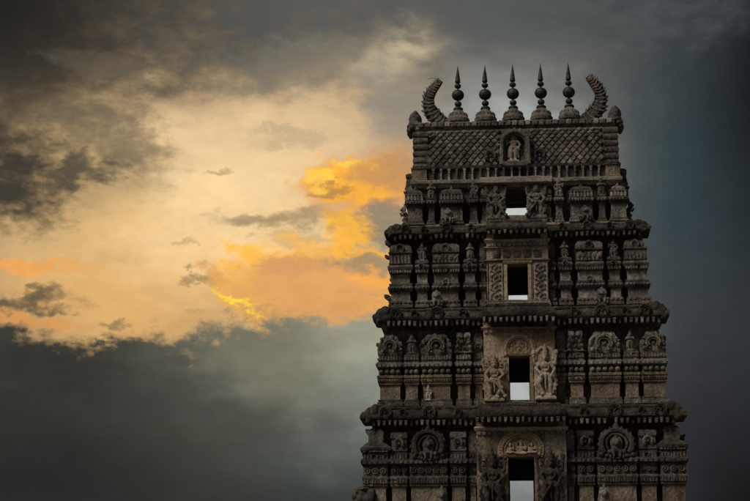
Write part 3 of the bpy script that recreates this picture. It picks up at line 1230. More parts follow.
r, sz, cz, zb = tymp(dC, 'C', 13.5, 335.5, 355.5, 'tan')
me = melt('tympanum_relief', [('t', (0, 0, cz), .20, .045), ('t', (0, -.01, cz), .10, .035), ('e', (0, -.03, cz), (.06, .06, .06)),
          ('e', (0, 0, cz + .32), (.09, .06, .12)), ('c', (0, 0, cz + .22), (0, 0, cz + .48), .05, .02)] +
          [q for e_ in (-1, 1) for q in (('e', (e_ * .34, 0, cz + .02), (.10, .07, .13)), ('e', (e_ * .34, -.02, cz + .2), (.06, .06, .07)), ('c', (e_ * .34, 0, cz + .05), (e_ * .18, -.03, cz + .16), .035, .03),
           ('p', [(e_ * .30, 0, cz - .06), (e_ * .46, -.02, cz - .12), (e_ * .30, -.02, cz - .18)], [.06, .05, .04]), ('e', (e_ * .2, 0, cz - .14), (.1, .05, .06)), ('t', (e_ * .17, 0, cz + .28), .07, .025), ('e', (e_ * .5, 0, cz - .02), (.06, .05, .1)))] +
          [('b', (0, .02, cz - .22), (.52, .05, .03))], .018, 1, .008, 'tan')
share('tympanum_relief', me, dC, (0, yb - .05, 0))

r, sz, cz, zb = tymp(dD, 'D', 18.5, 434, 456.5, 'tan')
yb = ST['D']['yb']


def seated(cx, s):
    """small seated figure, one body"""
    return [('e', (cx, -.02, cz - .14 * s), (.22 * s, .09, .07 * s)), ('e', (cx, -.03, cz + .04 * s), (.11 * s, .08, .15 * s)), ('e', (cx, -.05, cz + .25 * s), (.075 * s, .07, .085 * s)),
            ('c', (cx, -.02, cz + .30 * s), (cx, -.02, cz + .46 * s), .06 * s, .02 * s),
            ('p', [(cx - .1 * s, -.03, cz + .14 * s), (cx - .2 * s, -.06, cz + .0), (cx - .1 * s, -.09, cz - .06 * s)], [.045 * s, .04 * s, .03 * s]),
            ('p', [(cx + .1 * s, -.03, cz + .14 * s), (cx + .2 * s, -.06, cz + .02), (cx + .22 * s, -.07, cz + .16 * s)], [.045 * s, .04 * s, .03 * s]),
            ('p', [(cx - .1 * s, -.05, cz - .12 * s), (cx - .22 * s, -.1, cz - .14 * s), (cx + .05 * s, -.12, cz - .17 * s)], [.07 * s, .06 * s, .04 * s]),
            ('p', [(cx + .1 * s, -.05, cz - .12 * s), (cx + .22 * s, -.1, cz - .14 * s), (cx - .05 * s, -.12, cz - .17 * s)], [.07 * s, .06 * s, .04 * s])]


me = melt('tympanum_relief', seated(0, 1.05) + seated(-.5, .8) + seated(.5, .8) + [('b', (0, .02, cz - .25), (.82, .06, .035)), ('t', (0, 0, cz + .22), .2, .03), ('t', (-.5, 0, cz + .16), .15, .025), ('t', (.5, 0, cz + .16), .15, .025)], .018, 1, .008, 'tan')
share('tympanum_relief', me, dD, (0, yb - .04, 0))

# ------------------------------------------------------------------ roof
ya = ST['A']['y']
roof = empty('barrel_roof', (0, 0, 0), tower)
roof['label'] = 'barrel vaulted roof clad in stone scales'
RY = 2.02                                                # half depth of the vault at its springing
zv0, zv1 = Zp(166, -RY), Zp(126.5, -.8)
hxv = -Xp(427.5, 145, -RY + .3)
hxe = -Xp(413.2, 145, -RY + .2)


def vault(t):
    """section of the vault: t 0 at the springing, 1 at the ridge -> (y, z)"""
    a = t * math.pi / 2
    yv = -RY * math.cos(a) ** .62
    zz = zv0 + (zv1 - zv0) * (math.sin(a) ** 1.12)
    return yv, zz


def vault_block(x0, x1, grow, nm, mat, amp=.014):
    m = MB()
    nt, nx = 18, max(1, int((x1 - x0) / .25))
    sec = [vault(t / nt) for t in range(nt + 1)]
    sec = [(yv * (1 + grow / RY), zz + grow * (t / nt)) for t, (yv, zz) in enumerate(sec)]
    sec = sec + [(-yv, zz) for yv, zz in reversed(sec[:-1])]
    V, F = [], []
    n = len(sec)
    for i in range(nx + 1):
        x = x0 + (x1 - x0) * i / nx
        V += [(x, yv, zz) for yv, zz in sec]
    for i in range(nx):
        for k_ in range(n):
            q = (k_ + 1) % n
            F.append((i * n + k_, i * n + q, (i + 1) * n + q, (i + 1) * n + k_))
    F.append(tuple(range(n)))
    F.append(tuple(nx * n + i for i in range(n - 1, -1, -1)))
    m.add(V, F)
    return m.build(nm, mat, roof, amp)


vault_block(-hxv - .05, hxv + .05, -.05, 'vault', 'dark')
# scale tiles, each a stone leaf
scale_me = []
for i in range(4):
    m = MB()
    w, h = .160, .175
    fr = [(0, -.01, h), (w * .55, -.02, h * .42), (w, -.025, 0), (w * .55, -.05, -h * .55), (0, -.06, -h), (-w * .55, -.05, -h * .55), (-w, -.025, 0), (-w * .55, -.02, h * .42)]
    inn = [(x * .72, y_ - .035, z * .72) for x, y_, z in fr]
    bk = [(x, .08, z) for x, y_, z in fr]
    m.add(fr + inn + bk, [tuple(range(8, 16))] + [(j, (j + 1) % 8, 8 + (j + 1) % 8, 8 + j) for j in range(8)] + [(j, 16 + j, 16 + (j + 1) % 8, (j + 1) % 8) for j in range(8)])
    m.v = [erode(v + 9.3 * i, .014) - 9.3 * i for v in m.v]
    me = m.mesh('scale_tile', 0, 30)
    me.materials.append(M['mid' if i % 2 else 'dark'])
    scale_me.append(me)
rows = 10
ncol = 25
dn_half, zr_top = 1.0, Zp(128.5, -1.6)
for rI in range(rows):
    zrow = zv0 + .06 + (zr_top - zv0 - .22) * rI / (rows - 1)
    t = min(range(400), key=lambda q_: abs(vault(q_ / 400)[1] - zrow)) / 400
    y0_, z0_ = vault(t)
    y1_, z1_ = vault(t + .03)
    tilt = math.atan2(y1_ - y0_, z1_ - z0_)
    for c in range(ncol + (rI % 2)):
        x = -hxv + .15 + (2 * hxv - .30) * (c + (0 if rI % 2 else .5)) / ncol
        if abs(x) < dn_half - .25 and t < .75:
            continue
        share('scale_tile', scale_me[rng.randrange(4)], roof, (x, y0_ + .02, z0_ + .1), (-tilt + rng.uniform(-.05, .05), rng.uniform(-.04, .04), 0), (1, 1, 1))
# banded ribs at both ends
for sg in (-1, 1):
    a, b_ = sorted((sg * hxv, sg * hxe))
    m = MB()
    zz = [Zp(p, -RY) for p in (167, 128)]
    n = 6
    prof = []
    for i in range(n):
        za, zb_ = zz[0] + (zz[1] - zz[0]) * i / n, zz[0] + (zz[1] - zz[0]) * (i + 1) / n
        off = -.5 * (i / n) ** 2.2 * .5
        prof += [(za + .01, -.05), (za + .05, .0), ((za + zb_) / 2, .035), (zb_ - .05, .0), (zb_ - .01, -.05)]
    m.loft((a + b_) / 2, 0, (b_ - a) / 2, RY - .12, prof, .16, .12)
    m.build('end_rib', 'mid', roof, .018)
# ridge course with its row of blocks
yr = -.85
zr0, zr1 = Zp(128, yr), Zp(120.5, yr)
m = MB()
m.loft(0, 0, -Xp(416, 124, yr), .85, [(zr0 - .15, -.1), (zr0, -.02), (zr0 + .06, .05), (zr0 + .12, .0), (zr1 - .10, .0), (zr1 - .06, .05), (zr1 - .01, .02)], .16, .1)
m.build('ridge', 'mid', roof, .02)
blk = []
for i in range(4):
    d = MB()
    d.loft(0, 0, .12, .12, [(-.14, -.02), (-.11, 0), (.10, 0), (.14, -.04)], .08, .08)
    d.v = [erode(v + 4.1 * i, .016) - 4.1 * i for v in d.v]
    me = d.mesh('ridge_block', 0)
    me.materials.append(M['mid' if i % 2 else 'pale'])
    blk.append(me)
hr = -Xp(419, 124, yr) - .1
for i in range(29):
    share('ridge_block', blk[i % 4], roof, (-hr + 2 * hr * i / 28, yr - .09, (zr0 + zr1) / 2 + .04), (0, 0, rng.uniform(-.08, .08)), (1, 1, rng.uniform(.9, 1.05)))

# pot finials on lotus bells
mpx = (0 - CAM.y) / FPX / math.cos(PITCH) * 1.02
for px in (458, 485.2, 513, 541, 569):
    x = Xp(px, 100, 0) * 1.0
    zbase = Zp(119.2, 0, 513) - .02
    fr = empty('finial', (x, 0, zbase), roof)
    bell = MB()
    q = mpx
    bell.lathe(0, 0, [(-.12, 9.8 * q), (1.0 * q, 10.2 * q), (1.8 * q, 9.6 * q), (3.6 * q, 8.9 * q), (5.4 * q, 7.6 * q), (7.2 * q, 6.2 * q), (9.0 * q, 5.0 * q), (10.4 * q, 4.0 * q)], 22)
    for i in range(14):
        a = 2 * math.pi * i / 14
        bell.ball((7.3 * q * math.cos(a), 7.3 * q * math.sin(a), 4.4 * q), 1.6 * q, 6, 5, (1, 1, 2.0))
    bell.v = [v * np.array([1.1, 1.1, 1.0]) for v in bell.v]
    bo = bell.build('lotus_bell', 'mid', fr, .014)
    pot = MB()

    def bulb(zc, r_, h_, n=8):
        return [(zc + h_ * math.sin(R(-80 + 160 * i / n)), r_ * math.cos(R(-80 + 160 * i / n))) for i in range(n + 1)]
    prof = [(8.8 * q, 4.4 * q)] + bulb(11.6 * q, 5.0 * q, 2.6 * q) + bulb(17.0 * q, 3.6 * q, 3.0 * q) + bulb(26.0 * q, 6.2 * q, 5.5 * q, 12) + bulb(35.2 * q, 3.3 * q, 2.6 * q) + \
        [(38.0 * q, 1.7 * q), (39.0 * q, 2.7 * q), (40.5 * q, 2.6 * q), (44 * q, 2.1 * q), (49 * q, 1.35 * q), (53 * q, .6 * q), (56.4 * q, .12 * q)]
    prof = [(z_ * 1.035, r_) for z_, r_ in prof]
    pot.lathe(0, 0, prof, 24)
    pot.build('spire', 'metal', fr, .006, 50)

# curled horns at both ends of the ridge
for sg in (-1, 1):
    hroot = empty('horn', (0, 0, 0), roof)
    hroot['label'] = 'curled stone horn with feathered edge'
    P = [(447, 122.6), (438.5, 119.6), (432.4, 113.6), (429.2, 106.4), (428.6, 99.4), (430.6, 93.2), (434.2, 88), (438.2, 83.6), (440.4, 81.2)]
    Wd = [6, 14, 14.8, 12.6, 10.8, 9.8, 8.6, 6.4, 4]
    pw = [(sg * -1 * Xp(p[0], p[1], 0), Zp(p[1], 0, p[0])) for p in P]
    for i_ in range(7):                                  # spikes trailing along the ridge
        m = MB()
        xs, zs = sg * -1 * Xp(443 + i_ * 1.9, 121, 0), Zp(121.5, 0)
        hs = (6.6 - i_ * .75) * mpx
        m.add([(xs - .06, -.12, zs - .05), (xs + .06, -.12, zs - .05), (xs + .06, .12, zs - .05), (xs - .06, .12, zs - .05), (xs - sg * .04, 0, zs + hs)], [(0, 3, 2, 1), (0, 1, 4), (1, 2, 4), (2, 3, 4), (3, 0, 4)])
        m.build('horn_feather', 'dark', hroot, .014, 0)
    m = MB()
    m.sweep(pw, [w_ * mpx for w_ in Wd], -.16, .16)
    m.build('horn_body', 'dark', hroot, .02)
    for i in range(1, len(P)):
        for j in range(2):
            f = i - 1 + j / 2
            i0 = int(f)
            u = f - i0
            xx = pw[i0][0] * (1 - u) + pw[i0 + 1][0] * u
            zz = pw[i0][1] * (1 - u) + pw[i0 + 1][1] * u
            w_ = (Wd[i0] * (1 - u) + Wd[i0 + 1] * u) * mpx
            tx, tz = pw[i0 + 1][0] - pw[i0][0], pw[i0 + 1][1] - pw[i0][1]
            ln = math.hypot(tx, tz)
            tx, tz = tx / ln, tz / ln
            for side in (-1, 1):
                nx_, nz_ = -tz * side, tx * side
                outer = (nx_ * sg > 0) if abs(nx_) > .3 else nz_ < 0
                ll = (5.2 if outer else (4.4 if f < 2.4 else 1.4)) * mpx * rng.uniform(.7, 1.2)
                m = MB()
                b0 = (xx + nx_ * w_ * .42, zz + nz_ * w_ * .42)
                tip = (b0[0] + nx_ * ll * .72 + tx * ll * .6, b0[1] + nz_ * ll * .72 + tz * ll * .6)
                h_ = .13
                m.add([(b0[0] - tx * h_, -.12, b0[1] - tz * h_), (b0[0] + tx * h_, -.12, b0[1] + tz * h_), (b0[0] + tx * h_, .12, b0[1] + tz * h_), (b0[0] - tx * h_, .12, b0[1] - tz * h_), (tip[0], 0, tip[1])],
                      [(0, 3, 2, 1), (0, 1, 4), (1, 2, 4), (2, 3, 4), (3, 0, 4)])
                m.build('horn_feather', 'mid', hroot, .014, 0)
            m = MB()
            m.sweep([(xx - tz * w_ * .47, zz + tx * w_ * .47), (xx - tx * .09, zz - tz * .09), (xx + tz * w_ * .47, zz - tx * w_ * .47)], .07, -.20, -.1)
            m.build('horn_scale', 'mid', hroot, .014)
    if sg < 0:
        m = MB()
        wp = [(438, 82.5), (437, 80.2), (434.8, 78.6), (432, 78), (429.6, 78.6), (428.2, 79.4)]
        ww = [(Xp(p[0], p[1], 0), Zp(p[1], 0, p[0])) for p in wp]
        for i in range(len(ww) - 1):
            _capsule(m, (ww[i][0], 0, ww[i][1]), (ww[i + 1][0], 0, ww[i + 1][1]), .012, .012, 6)
        m.build('wire', 'metal', hroot, 0.0)
    # gable crest at the end of the vault
    cpt = lambda px, py: (sg * -1 * Xp(px, py, 0), Zp(py, 0, px))
    pr = []
    for px, py, rx, rz in ((415.6, 117.0, 3.2, 4.4), (414.6, 120, 5.0, 6.0), (416.6, 121, 4.6, 6.4), (415.4, 123, 5.2, 6.4), (414.4, 127, 5.6, 5.4), (412.0, 131, 3.6, 3.4), (410.4, 134.6, 2.4, 2.0), (417.4, 128, 4.4, 6.6), (408.7, 129.4, 1.4, 1.4), (408.2, 133.0, 1.3, 1.3)):
        x_, z_ = cpt(px, py)
        pr.append(('e', (x_, 0, z_), (rx * mpx * 1.18, .75, rz * mpx * 1.12)))
    me = melt('gable_crest', pr, .04, 2, .02, 'dark')
    share('gable_crest', me, roof, (0, 0, 0))

# dormer niche on the roof
dn = empty('dormer_niche', (0, 0, 0), roof)
yd = -RY - .22
sc = (yd - CAM.y) / FPX / math.cos(PITCH)
zc_, zb_ = Zp(143.5, yd), Zp(164, yd)
m = MB()
pts_ = arch_pts(0, zc_, 13.4 * sc, -10, 190, 18, 1, 1)
pts_ = [(13.8 * sc, zb_)] + [(13.5 * sc, zb_ + (zc_ - zb_) * .5)] + pts_ + [(-13.5 * sc, zb_ + (zc_ - zb_) * .5)] + [(-13.8 * sc, zb_)]
m.sweep(pts_, 4.2 * sc, yd - .1, yd + .9)
m.build('niche_arch', 'mid', dn, .014)
m = MB()
pts2 = [(11 * sc, zb_), (10.9 * sc, (zb_ + zc_) / 2)] + arch_pts(0, zc_, 10.8 * sc, -8, 188, 16) + [(-10.9 * sc, (zb_ + zc_) / 2), (-11 * sc, zb_)]
m.sweep(pts2, 1.6 * sc, yd + .05, yd + .9)
m.build('niche_inner_arch', 'pale', dn, .01)
m = MB()
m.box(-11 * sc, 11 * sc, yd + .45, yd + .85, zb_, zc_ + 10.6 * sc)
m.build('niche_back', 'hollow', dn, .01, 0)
m = MB()
m.loft(0, yd + .2, 12 * sc, .35, [(zb_ - .1, 0), (zb_ + .02, .03), (zb_ + .12, 0)], .15, .1)
m.build('niche_sill', 'mid', dn, .012)
m = MB()
for i in range(9):
    a = R(10 + 160 * i / 8)
    m.ball((16.4 * sc * math.cos(a), yd + .15, zc_ + 16.2 * sc * math.sin(a)), .09, 6, 4, (1, 1, 1))
m.build('carved_frieze', 'mid', dn, .012, 38, True)
for sg in (-1, 1):                                       # small gables on the scales
    gable(sg * 25 * sc, Zp(155, -RY), .24, -RY - .16, dn, 'dark', .22, True)

# row of little posts under the vault, and the ledge they stand on
zl0, zl1 = Zp(182.4, ya - .42), Zp(178.2, ya - .42)
m = MB()
m.loft(0, 0, -Xp(410.5, 180, ya - .42) - .42, -ya, [(zl0 - .12, .12), (zl0, .16), (zl0 + .05, .40), (zl1 - .03, .44), (zl1, .38)], .15, .1)
ledge = m.build('ledge', 'plaster', tower, .02)
m = MB()
m.loft(0, ya - .15, 1.75, .42, [(zl0 - .05, .0), (zl0 - .02, .05), (zl1 + .01, .07), (zl1 + .05, .0)], .15, .1)
m.build('ledge_break', 'plaster', ledge, .022)
gz0, gz1 = Zp(178.6, ya - .2), Zp(165, ya - .2)
m = MB()
m.loft(0, 0, -Xp(428, 171, ya + .1), -ya - .12, [(gz0, 0), (gz1, 0)], .3, .2)
m.build('attic_wall', 'dark', tower, .01)
m = MB()
m.loft(0, 0, -Xp(412, 166, ya - .2) - .3, -ya - .08, [(gz1 - .12, .10), (gz1 - .08, .26), (gz1 + .04, .30), (gz1 + .08, .12)], .15, .1)
m.build('attic_cornice', 'dark', tower, .02)
post = []
for i in range(3):
    d = MB()
    hh = gz1 - gz0 - .1
    d.loft(0, 0, .045, .06, [(0, .02), (.06, .02), (.08, 0), (hh * .55, -.008), (hh * .6, .015), (hh * .7, -.01), (hh * .85, .02), (hh, .03)], .08, .08)
    d.v = [erode(v + 4.1 * i, .014) - 4.1 * i for v in d.v]
    me = d.mesh('baluster', 0)
    me.materials.append(M['pale' if i else 'mid'])
    post.append(me)
xa = -Xp(433, 171, ya - .2)
for i in range(22):
    share('baluster', post[i % 3], tower, (-xa + 2 * xa * i / 21, ya - .12, gz0 + .02), (0, 0, rng.uniform(-.1, .1)), (rng.uniform(.85, 1.1), 1, rng.uniform(.93, 1)))
for sg in (-1, 1):
    m = MB()
    x0_, x1_ = -Xp(411.5, 172, ya - .25), -Xp(427, 172, ya - .25)
    m.loft(sg * (x0_ + x1_) / 2, ya / 2 - .1, abs(x0_ - x1_) / 2, -ya / 2 + .06, [(gz0 - .02, 0), (gz0 + .1, 0), (gz0 + .13, -.03), (gz1 - .1, -.03), (gz1 - .05, .04), (gz1, .04)], .14, .12)
    m.build('corner_pier', 'brown', tower, .016)
    m = MB()
    x0_ = -Xp(405.5, 173, ya)
    m.loft(sg * (x0_ - .22), 0, .20, 1.3, [(Zp(181, ya), 0), (Zp(176, ya), .04), (Zp(172.6, ya), -.02), (Zp(171, ya), .05), (Zp(168.6, ya), .05), (Zp(166.6, ya), -.08)], .14, .12)
    m.build('corner_pier', 'dark', tower, .022)

m = MB()
m.loft(0, 0, -Xp(404.5, 226, ya - .62) - .62, -ya, [(Zp(230, ya - .62), .60), (Zp(226.5, ya - .62), .62), (Zp(225.5, ya - .62), .68), (Zp(223.4, ya - .62), .66), (Zp(222.4, ya - .62), .56)], .15, .12)
m.build('plinth', 'brown', tower, .03)
# worn knobs that stick out along the corners
for (px, py, r_, y_) in ((386.6, 257, 2.2, -2.6), (389.5, 257.4, 2.4, -2.6), (391.4, 280, 2.0, -2.6), (387.5, 297, 3.0, -2.4), (388.5, 243, 3.4, -2.8), (392.8, 229.5, 4.2, -2.6), (378.5, 345, 2.4, -3.2), (381, 318, 3.0, -3.4), (677.5, 437.5, 2.0, -4.2), (674.5, 436.8, 2.4, -4.2), (680, 435.4, 1.2, -4.2), (369, 432, 3.2, -4.2), (364, 478, 2.0, -4.4)):
    x_, z_ = Xp(px, py, y_), Zp(py, y_, px)
    q_ = r_ * mpx
    me = melt('corner_spur', [('e', (x_, y_, z_), (q_, q_, q_ * .85)), ('e', (x_ + q_ * .5, y_, z_ - q_ * .6), (q_ * .9, q_, q_ * .8)), ('e', (x_ + (q_ * 1.2 if px < 517 else -q_ * 1.2), y_ + .1, z_ - q_ * .4), (q_ * 1.4, q_, q_ * .8)), ('e', (x_ - q_ * .6, y_, z_ + q_ * .5), (q_ * .45, q_ * .5, q_ * .4))], .035, 1, .03, 'dark')
    share('corner_spur', me, tower, (0, 0, 0))

# ------------------------------------------------------------------ lower part of the gate down to the ground
sD = ST['D']
zD = sD['z0']
m = MB()
hb = sD['hx'] + .2
for sg in (-1, 1):
    a, b_ = sorted((sg * 2.0, sg * (hb + .4)))
    m.loft((a + b_) / 2, 0, (b_ - a) / 2, 5.3, [(-.1, .5), (.5, .5), (.6, .2), (1.2, .35), (1.5, .1), (2.0, .1), (2.1, .3), (2.3, .0), (7.0, -.1), (7.1, .2), (7.5, .3), (7.6, .0), (zD - 1.0, .0)], .4, .4)
m.build('gate_base', 'mid', tower, .02)
m = MB()
m.loft(0, 0, 2.06, 5.2, [(6.2, 0), (zD - 1.01, 0)], .4, .4)
m.build('gate_lintel', 'mid', tower, .02)
m = MB()
hcc = -Xp(356, 512, -5.5)
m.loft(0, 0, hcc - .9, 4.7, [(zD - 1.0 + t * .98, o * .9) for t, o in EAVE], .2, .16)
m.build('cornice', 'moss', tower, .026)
for sg in (-1, 1):
    for i in range(5):
        m = MB()
        x = sg * (3.0 + i * 1.3)
        m.loft(x, -5.3, .28, .3, [(2.3, .05), (2.6, .05), (2.7, 0), (6.2, 0), (6.4, .08), (6.7, .16), (7.0, .1)], .3, .3)
        m.build('pilaster', 'mid', tower, .014)

# ================================================================== statues
def finger_hand(p, d, s):
    """palm, four bent fingers and a thumb"""
    p = Vector(p)
    d = Vector(d).normalized()
    side = d.cross(Vector((0, -1, 0)))
    side = side.normalized() if side.length > .1 else Vector((1, 0, 0))
    out = [('c', tuple(p), tuple(p + d * .035 * s), .024 * s, .024 * s)]
    for i, ln in enumerate((.045, .055, .05, .038)):
        b0 = p + d * .045 * s + side * (i - 1.5) * .014 * s
        k1 = b0 + d * ln * .5 * s
        k2 = k1 + (d * .6 + Vector((0, -.5, -.3))).normalized() * ln * .5 * s
        out.append(('p', [tuple(b0), tuple(k1), tuple(k2)], [.0085 * s, .008 * s, .007 * s]))
    t0 = p + d * .015 * s + side * .022 * s
    out.append(('c', tuple(t0), tuple(t0 + (d + side).normalized() * .04 * s), .010 * s, .008 * s))
    return out


def face(c, s):
    x, y, z = c
    return [('e', (x, y, z), (.056 * s, .062 * s, .072 * s)), ('c', (x, y - .058 * s, z + .012 * s), (x, y - .070 * s, z - .014 * s), .010 * s, .012 * s),
            ('e', (x - .022 * s, y - .054 * s, z + .012 * s), (.013 * s, .010 * s, .009 * s)), ('e', (x + .022 * s, y - .054 * s, z + .012 * s), (.013 * s, .010 * s, .009 * s)),
            ('e', (x, y - .054 * s, z - .034 * s), (.020 * s, .010 * s, .008 * s)), ('e', (x - .06 * s, y, z - .005 * s), (.012 * s, .02 * s, .034 * s)), ('e', (x + .06 * s, y, z - .005 * s), (.012 * s, .02 * s, .034 * s))]


def crown(x, y, z, s=1.0):
    return [('l', (x, y), [(z, .062 * s), (z + .02 * s, .070 * s), (z + .035 * s, .058 * s), (z + .08 * s, .060 * s), (z + .10 * s, .045 * s), (z + .14 * s, .046 * s), (z + .16 * s, .028 * s), (z + .2 * s, .022 * s), (z + .23 * s, .006 * s)])]


def guardian(slab, mace):
    """door guardian, height 1: hip thrown out, one leg crossed, four arms, sash loops round the legs"""
    pr = [('b', (0, 0, .025), (.22, .11, .025)), ('b', (0, 0, .06), (.18, .09, .015))]
    pr += [('p', [(-.065, 0, .44), (-.10, -.035, .26), (-.085, -.02, .10)], [.072, .055, .036]), ('c', (-.085, -.02, .09), (-.11, -.09, .082), .034, .026)]
    pr += [('p', [(.065, 0, .44), (.16, -.06, .28), (.05, -.05, .12)], [.072, .054, .036]), ('c', (.05, -.05, .10), (.09, -.11, .09), .034, .026)]
    pr += [('e', (0, 0, .45), (.125, .085, .07)), ('e', (0, 0, .53), (.085, .065, .09)), ('e', (0, -.005, .625), (.118, .078, .075)), ('c', (0, 0, .67), (0, -.005, .73), .036, .034)]
    pr += face((0, -.012, .765), 1.0) + crown(0, 0, .80, 1.0)
    # sash, belt, garland and armlets
    pr += [('t', (0, -.03, .29), .185, .024, 180, 360), ('t', (0, -.03, .31), .215, .022, 150, 390), ('t', (0, -.07, .60), .085, .012, 180, 360), ('c', (0, -.085, .44), (0, -.10, .20), .028, .016), ('c', (-.12, -.03, .42), (.12, -.03, .42), .035, .035)]
    for a in range(150, 391, 20):
        pr.append(('e', (.235 * math.cos(R(a)), -.03, .31 + .235 * math.sin(R(a))), (.022, .022, .022)))
    # front arms
    pr += [('p', [(-.115, 0, .665), (-.195, -.035, .555), (-.145, -.10, .465)], [.042, .034, .026])] + finger_hand((-.145, -.10, .465), (.35, -.5, -.5), 1.1)
    pr += [('p', [(.115, 0, .665), (.20, -.04, .565), (.13, -.12, .50)], [.042, .034, .026])] + finger_hand((.13, -.12, .50), (-.4, -.3, -.6), 1.1)
    # rear arms with emblems
    for e_ in (-1, 1):
        pr += [('p', [(e_ * .11, .03, .67), (e_ * .215, .02, .66), (e_ * .235, 0, .77)], [.038, .030, .024])] + finger_hand((e_ * .235, 0, .77), (0, -.1, 1), 1.0)
        pr += [('t', (e_ * .235, 0, .875), .035, .014), ('e', (e_ * .235, 0, .875), (.02, .03, .02))]
    if mace:
        pr += [('c', (-.02, -.14, .46), (.235, -.13, .10), .020, .030), ('e', (.235, -.13, .10), (.045, .04, .045))]
    if slab:
        pr += [('b', (0, .07, .45), (.225, .03, .45)), ('e', (0, .07, .84), (.225, .035, .17)), ('t', (0, .03, .78), .19, .025, -10, 190)]
    else:
        pr += [('t', (0, .05, .77), .13, .018, -20, 200)]
        for a in range(-10, 191, 25):
            pr.append(('c', (.14 * math.cos(R(a)), .05, .77 + .14 * math.sin(R(a))), (.20 * math.cos(R(a)), .05, .77 + .20 * math.sin(R(a))), .022, .008))
        pr += [('b', (0, .07, .40), (.12, .03, .36))]
    return pr


def standing(arm):
    """slim standing figure of a pillar, height 1"""
    pr = [('b', (0, 0, .03), (.15, .11, .03)), ('e', (0, 0, .07), (.14, .11, .035))]
    for e_ in (-1, 1):
        pr += [('p', [(e_ * .055, 0, .47), (e_ * .062, -.015, .28), (e_ * .055, 0, .11)], [.066, .050, .034]), ('c', (e_ * .055, -.01, .10), (e_ * .065, -.07, .09), .032, .024)]
        pr += [('c', (e_ * .10, 0, .45), (e_ * .13, .0, .16), .03, .02)]
    pr += [('e', (0, 0, .48), (.11, .08, .07)), ('e', (0, 0, .56), (.08, .06, .08)), ('e', (0, -.005, .645), (.105, .072, .07)), ('c', (0, 0, .68), (0, -.005, .74), .034, .032)]
    pr += face((0, -.012, .775), 1.0) + crown(0, 0, .805, .9)
    for e_ in (-1, 1):
        if arm == 'fold':
            pr += [('p', [(e_ * .10, 0, .68), (e_ * .15, -.03, .57), (e_ * .02, -.11, .60)], [.038, .031, .024])] + finger_hand((e_ * .02, -.11, .60), (0, -.1, 1), .9)
        else:
            d = 1 if e_ > 0 else -1
            pr += [('p', [(e_ * .10, 0, .68), (e_ * .165, -.01, .56), (e_ * (.13 if d > 0 else .17), -.06, .46 if d > 0 else .66)], [.038, .031, .024])] + finger_hand((e_ * (.13 if d > 0 else .17), -.06, .46 if d > 0 else .66), (0, -.2, -1 if d > 0 else 1), .9)
    pr += [('b', (0, .06, .42), (.09, .03, .40)), ('t', (0, -.06, .62), .075, .010, 180, 360), ('t', (0, -.03, .45), .10, .02, 180, 360)]
    return pr


def lion(rear):
    """squat guardian lion: reared up, or crouching on its haunches with a round maned head"""
    pr = [('b', (0, 0, .03), (.30, .2, .03))]
    if rear:
        pr += [('e', (0, .05, .36), (.15, .14, .24)), ('e', (0, -.03, .52), (.17, .13, .16)), ('e', (0, -.12, .78), (.15, .14, .15)), ('e', (0, -.24, .74), (.09, .08, .07)), ('t', (0, -.08, .78), .16, .05)]
        for e_ in (-1, 1):
            pr += [('p', [(e_ * .12, .06, .26), (e_ * .17, -.10, .28), (e_ * .14, .02, .12), (e_ * .14, -.08, .08)], [.10, .08, .05, .05]),
                   ('p', [(e_ * .13, -.06, .56), (e_ * .20, -.18, .50), (e_ * .17, -.26, .60)], [.07, .055, .05]), ('e', (e_ * .13, -.04, .92), (.05, .04, .06)), ('e', (e_ * .06, -.24, .81), (.025, .02, .02))]
        pr += [('p', [(0, .16, .2), (.14, .2, .36), (.1, .2, .56)], [.035, .03, .045])]
    else:
        pr += [('e', (0, .06, .30), (.26, .2, .24)), ('e', (0, -.06, .40), (.22, .17, .20)), ('e', (0, -.15, .62), (.18, .16, .16)), ('e', (0, -.29, .57), (.10, .08, .08)), ('t', (0, -.10, .62), .20, .06), ('e', (0, -.1, .86), (.08, .08, .10))]
        for e_ in (-1, 1):
            pr += [('p', [(e_ * .2, .06, .24), (e_ * .28, -.14, .26), (e_ * .24, -.02, .10), (e_ * .25, -.18, .08)], [.12, .10, .06, .06]),
                   ('p', [(e_ * .14, -.12, .42), (e_ * .13, -.22, .24), (e_ * .12, -.26, .08)], [.075, .06, .055]), ('e', (e_ * .15, -.08, .80), (.05, .04, .06)), ('e', (e_ * .07, -.29, .64), (.03, .02, .025))]
        pr += [('p', [(.1, .2, .2), (.26, .2, .40), (.2, .18, .6)], [.04, .035, .05])]
    return pr


G_MACE = melt('guardian_mace', guardian(False, True), .0105, 1, 0.004, 'figure')
G_SLAB = melt('guardian_slab', guardian(True, False), .0105, 1, 0.004, 'figure')
G_DARK = melt('guardian_dark', guardian(False, True), .0105, 1, 0.004, 'moss')
G_SMALL = melt('guardian_small', guardian(True, True), .0115, 1, 0.004, 'mid')
S_FOLD = melt('figure_fold', standing('fold'), .0115, 1, 0.004, 'mid')
S_WAVE = melt('figure_wave', standing('wave'), .0115, 1, 0.004, 'mid')
S_LIME = melt('figure_lime', standing('wave'), .0115, 1, 0.004, 'plaster')
L_REAR = melt('lion_rear', lion(True), .016, 1, 0.006, 'mid')
L_SIT = melt('lion_sit', lion(False), .018, 1, 0.008, 'mid')
L_CRUST_SHADE = melt('lion_crust_shade', lion(False), .018, 1, 0.008, 'dark')  # darker copy: crust plus the lowest storey's shade, as colour


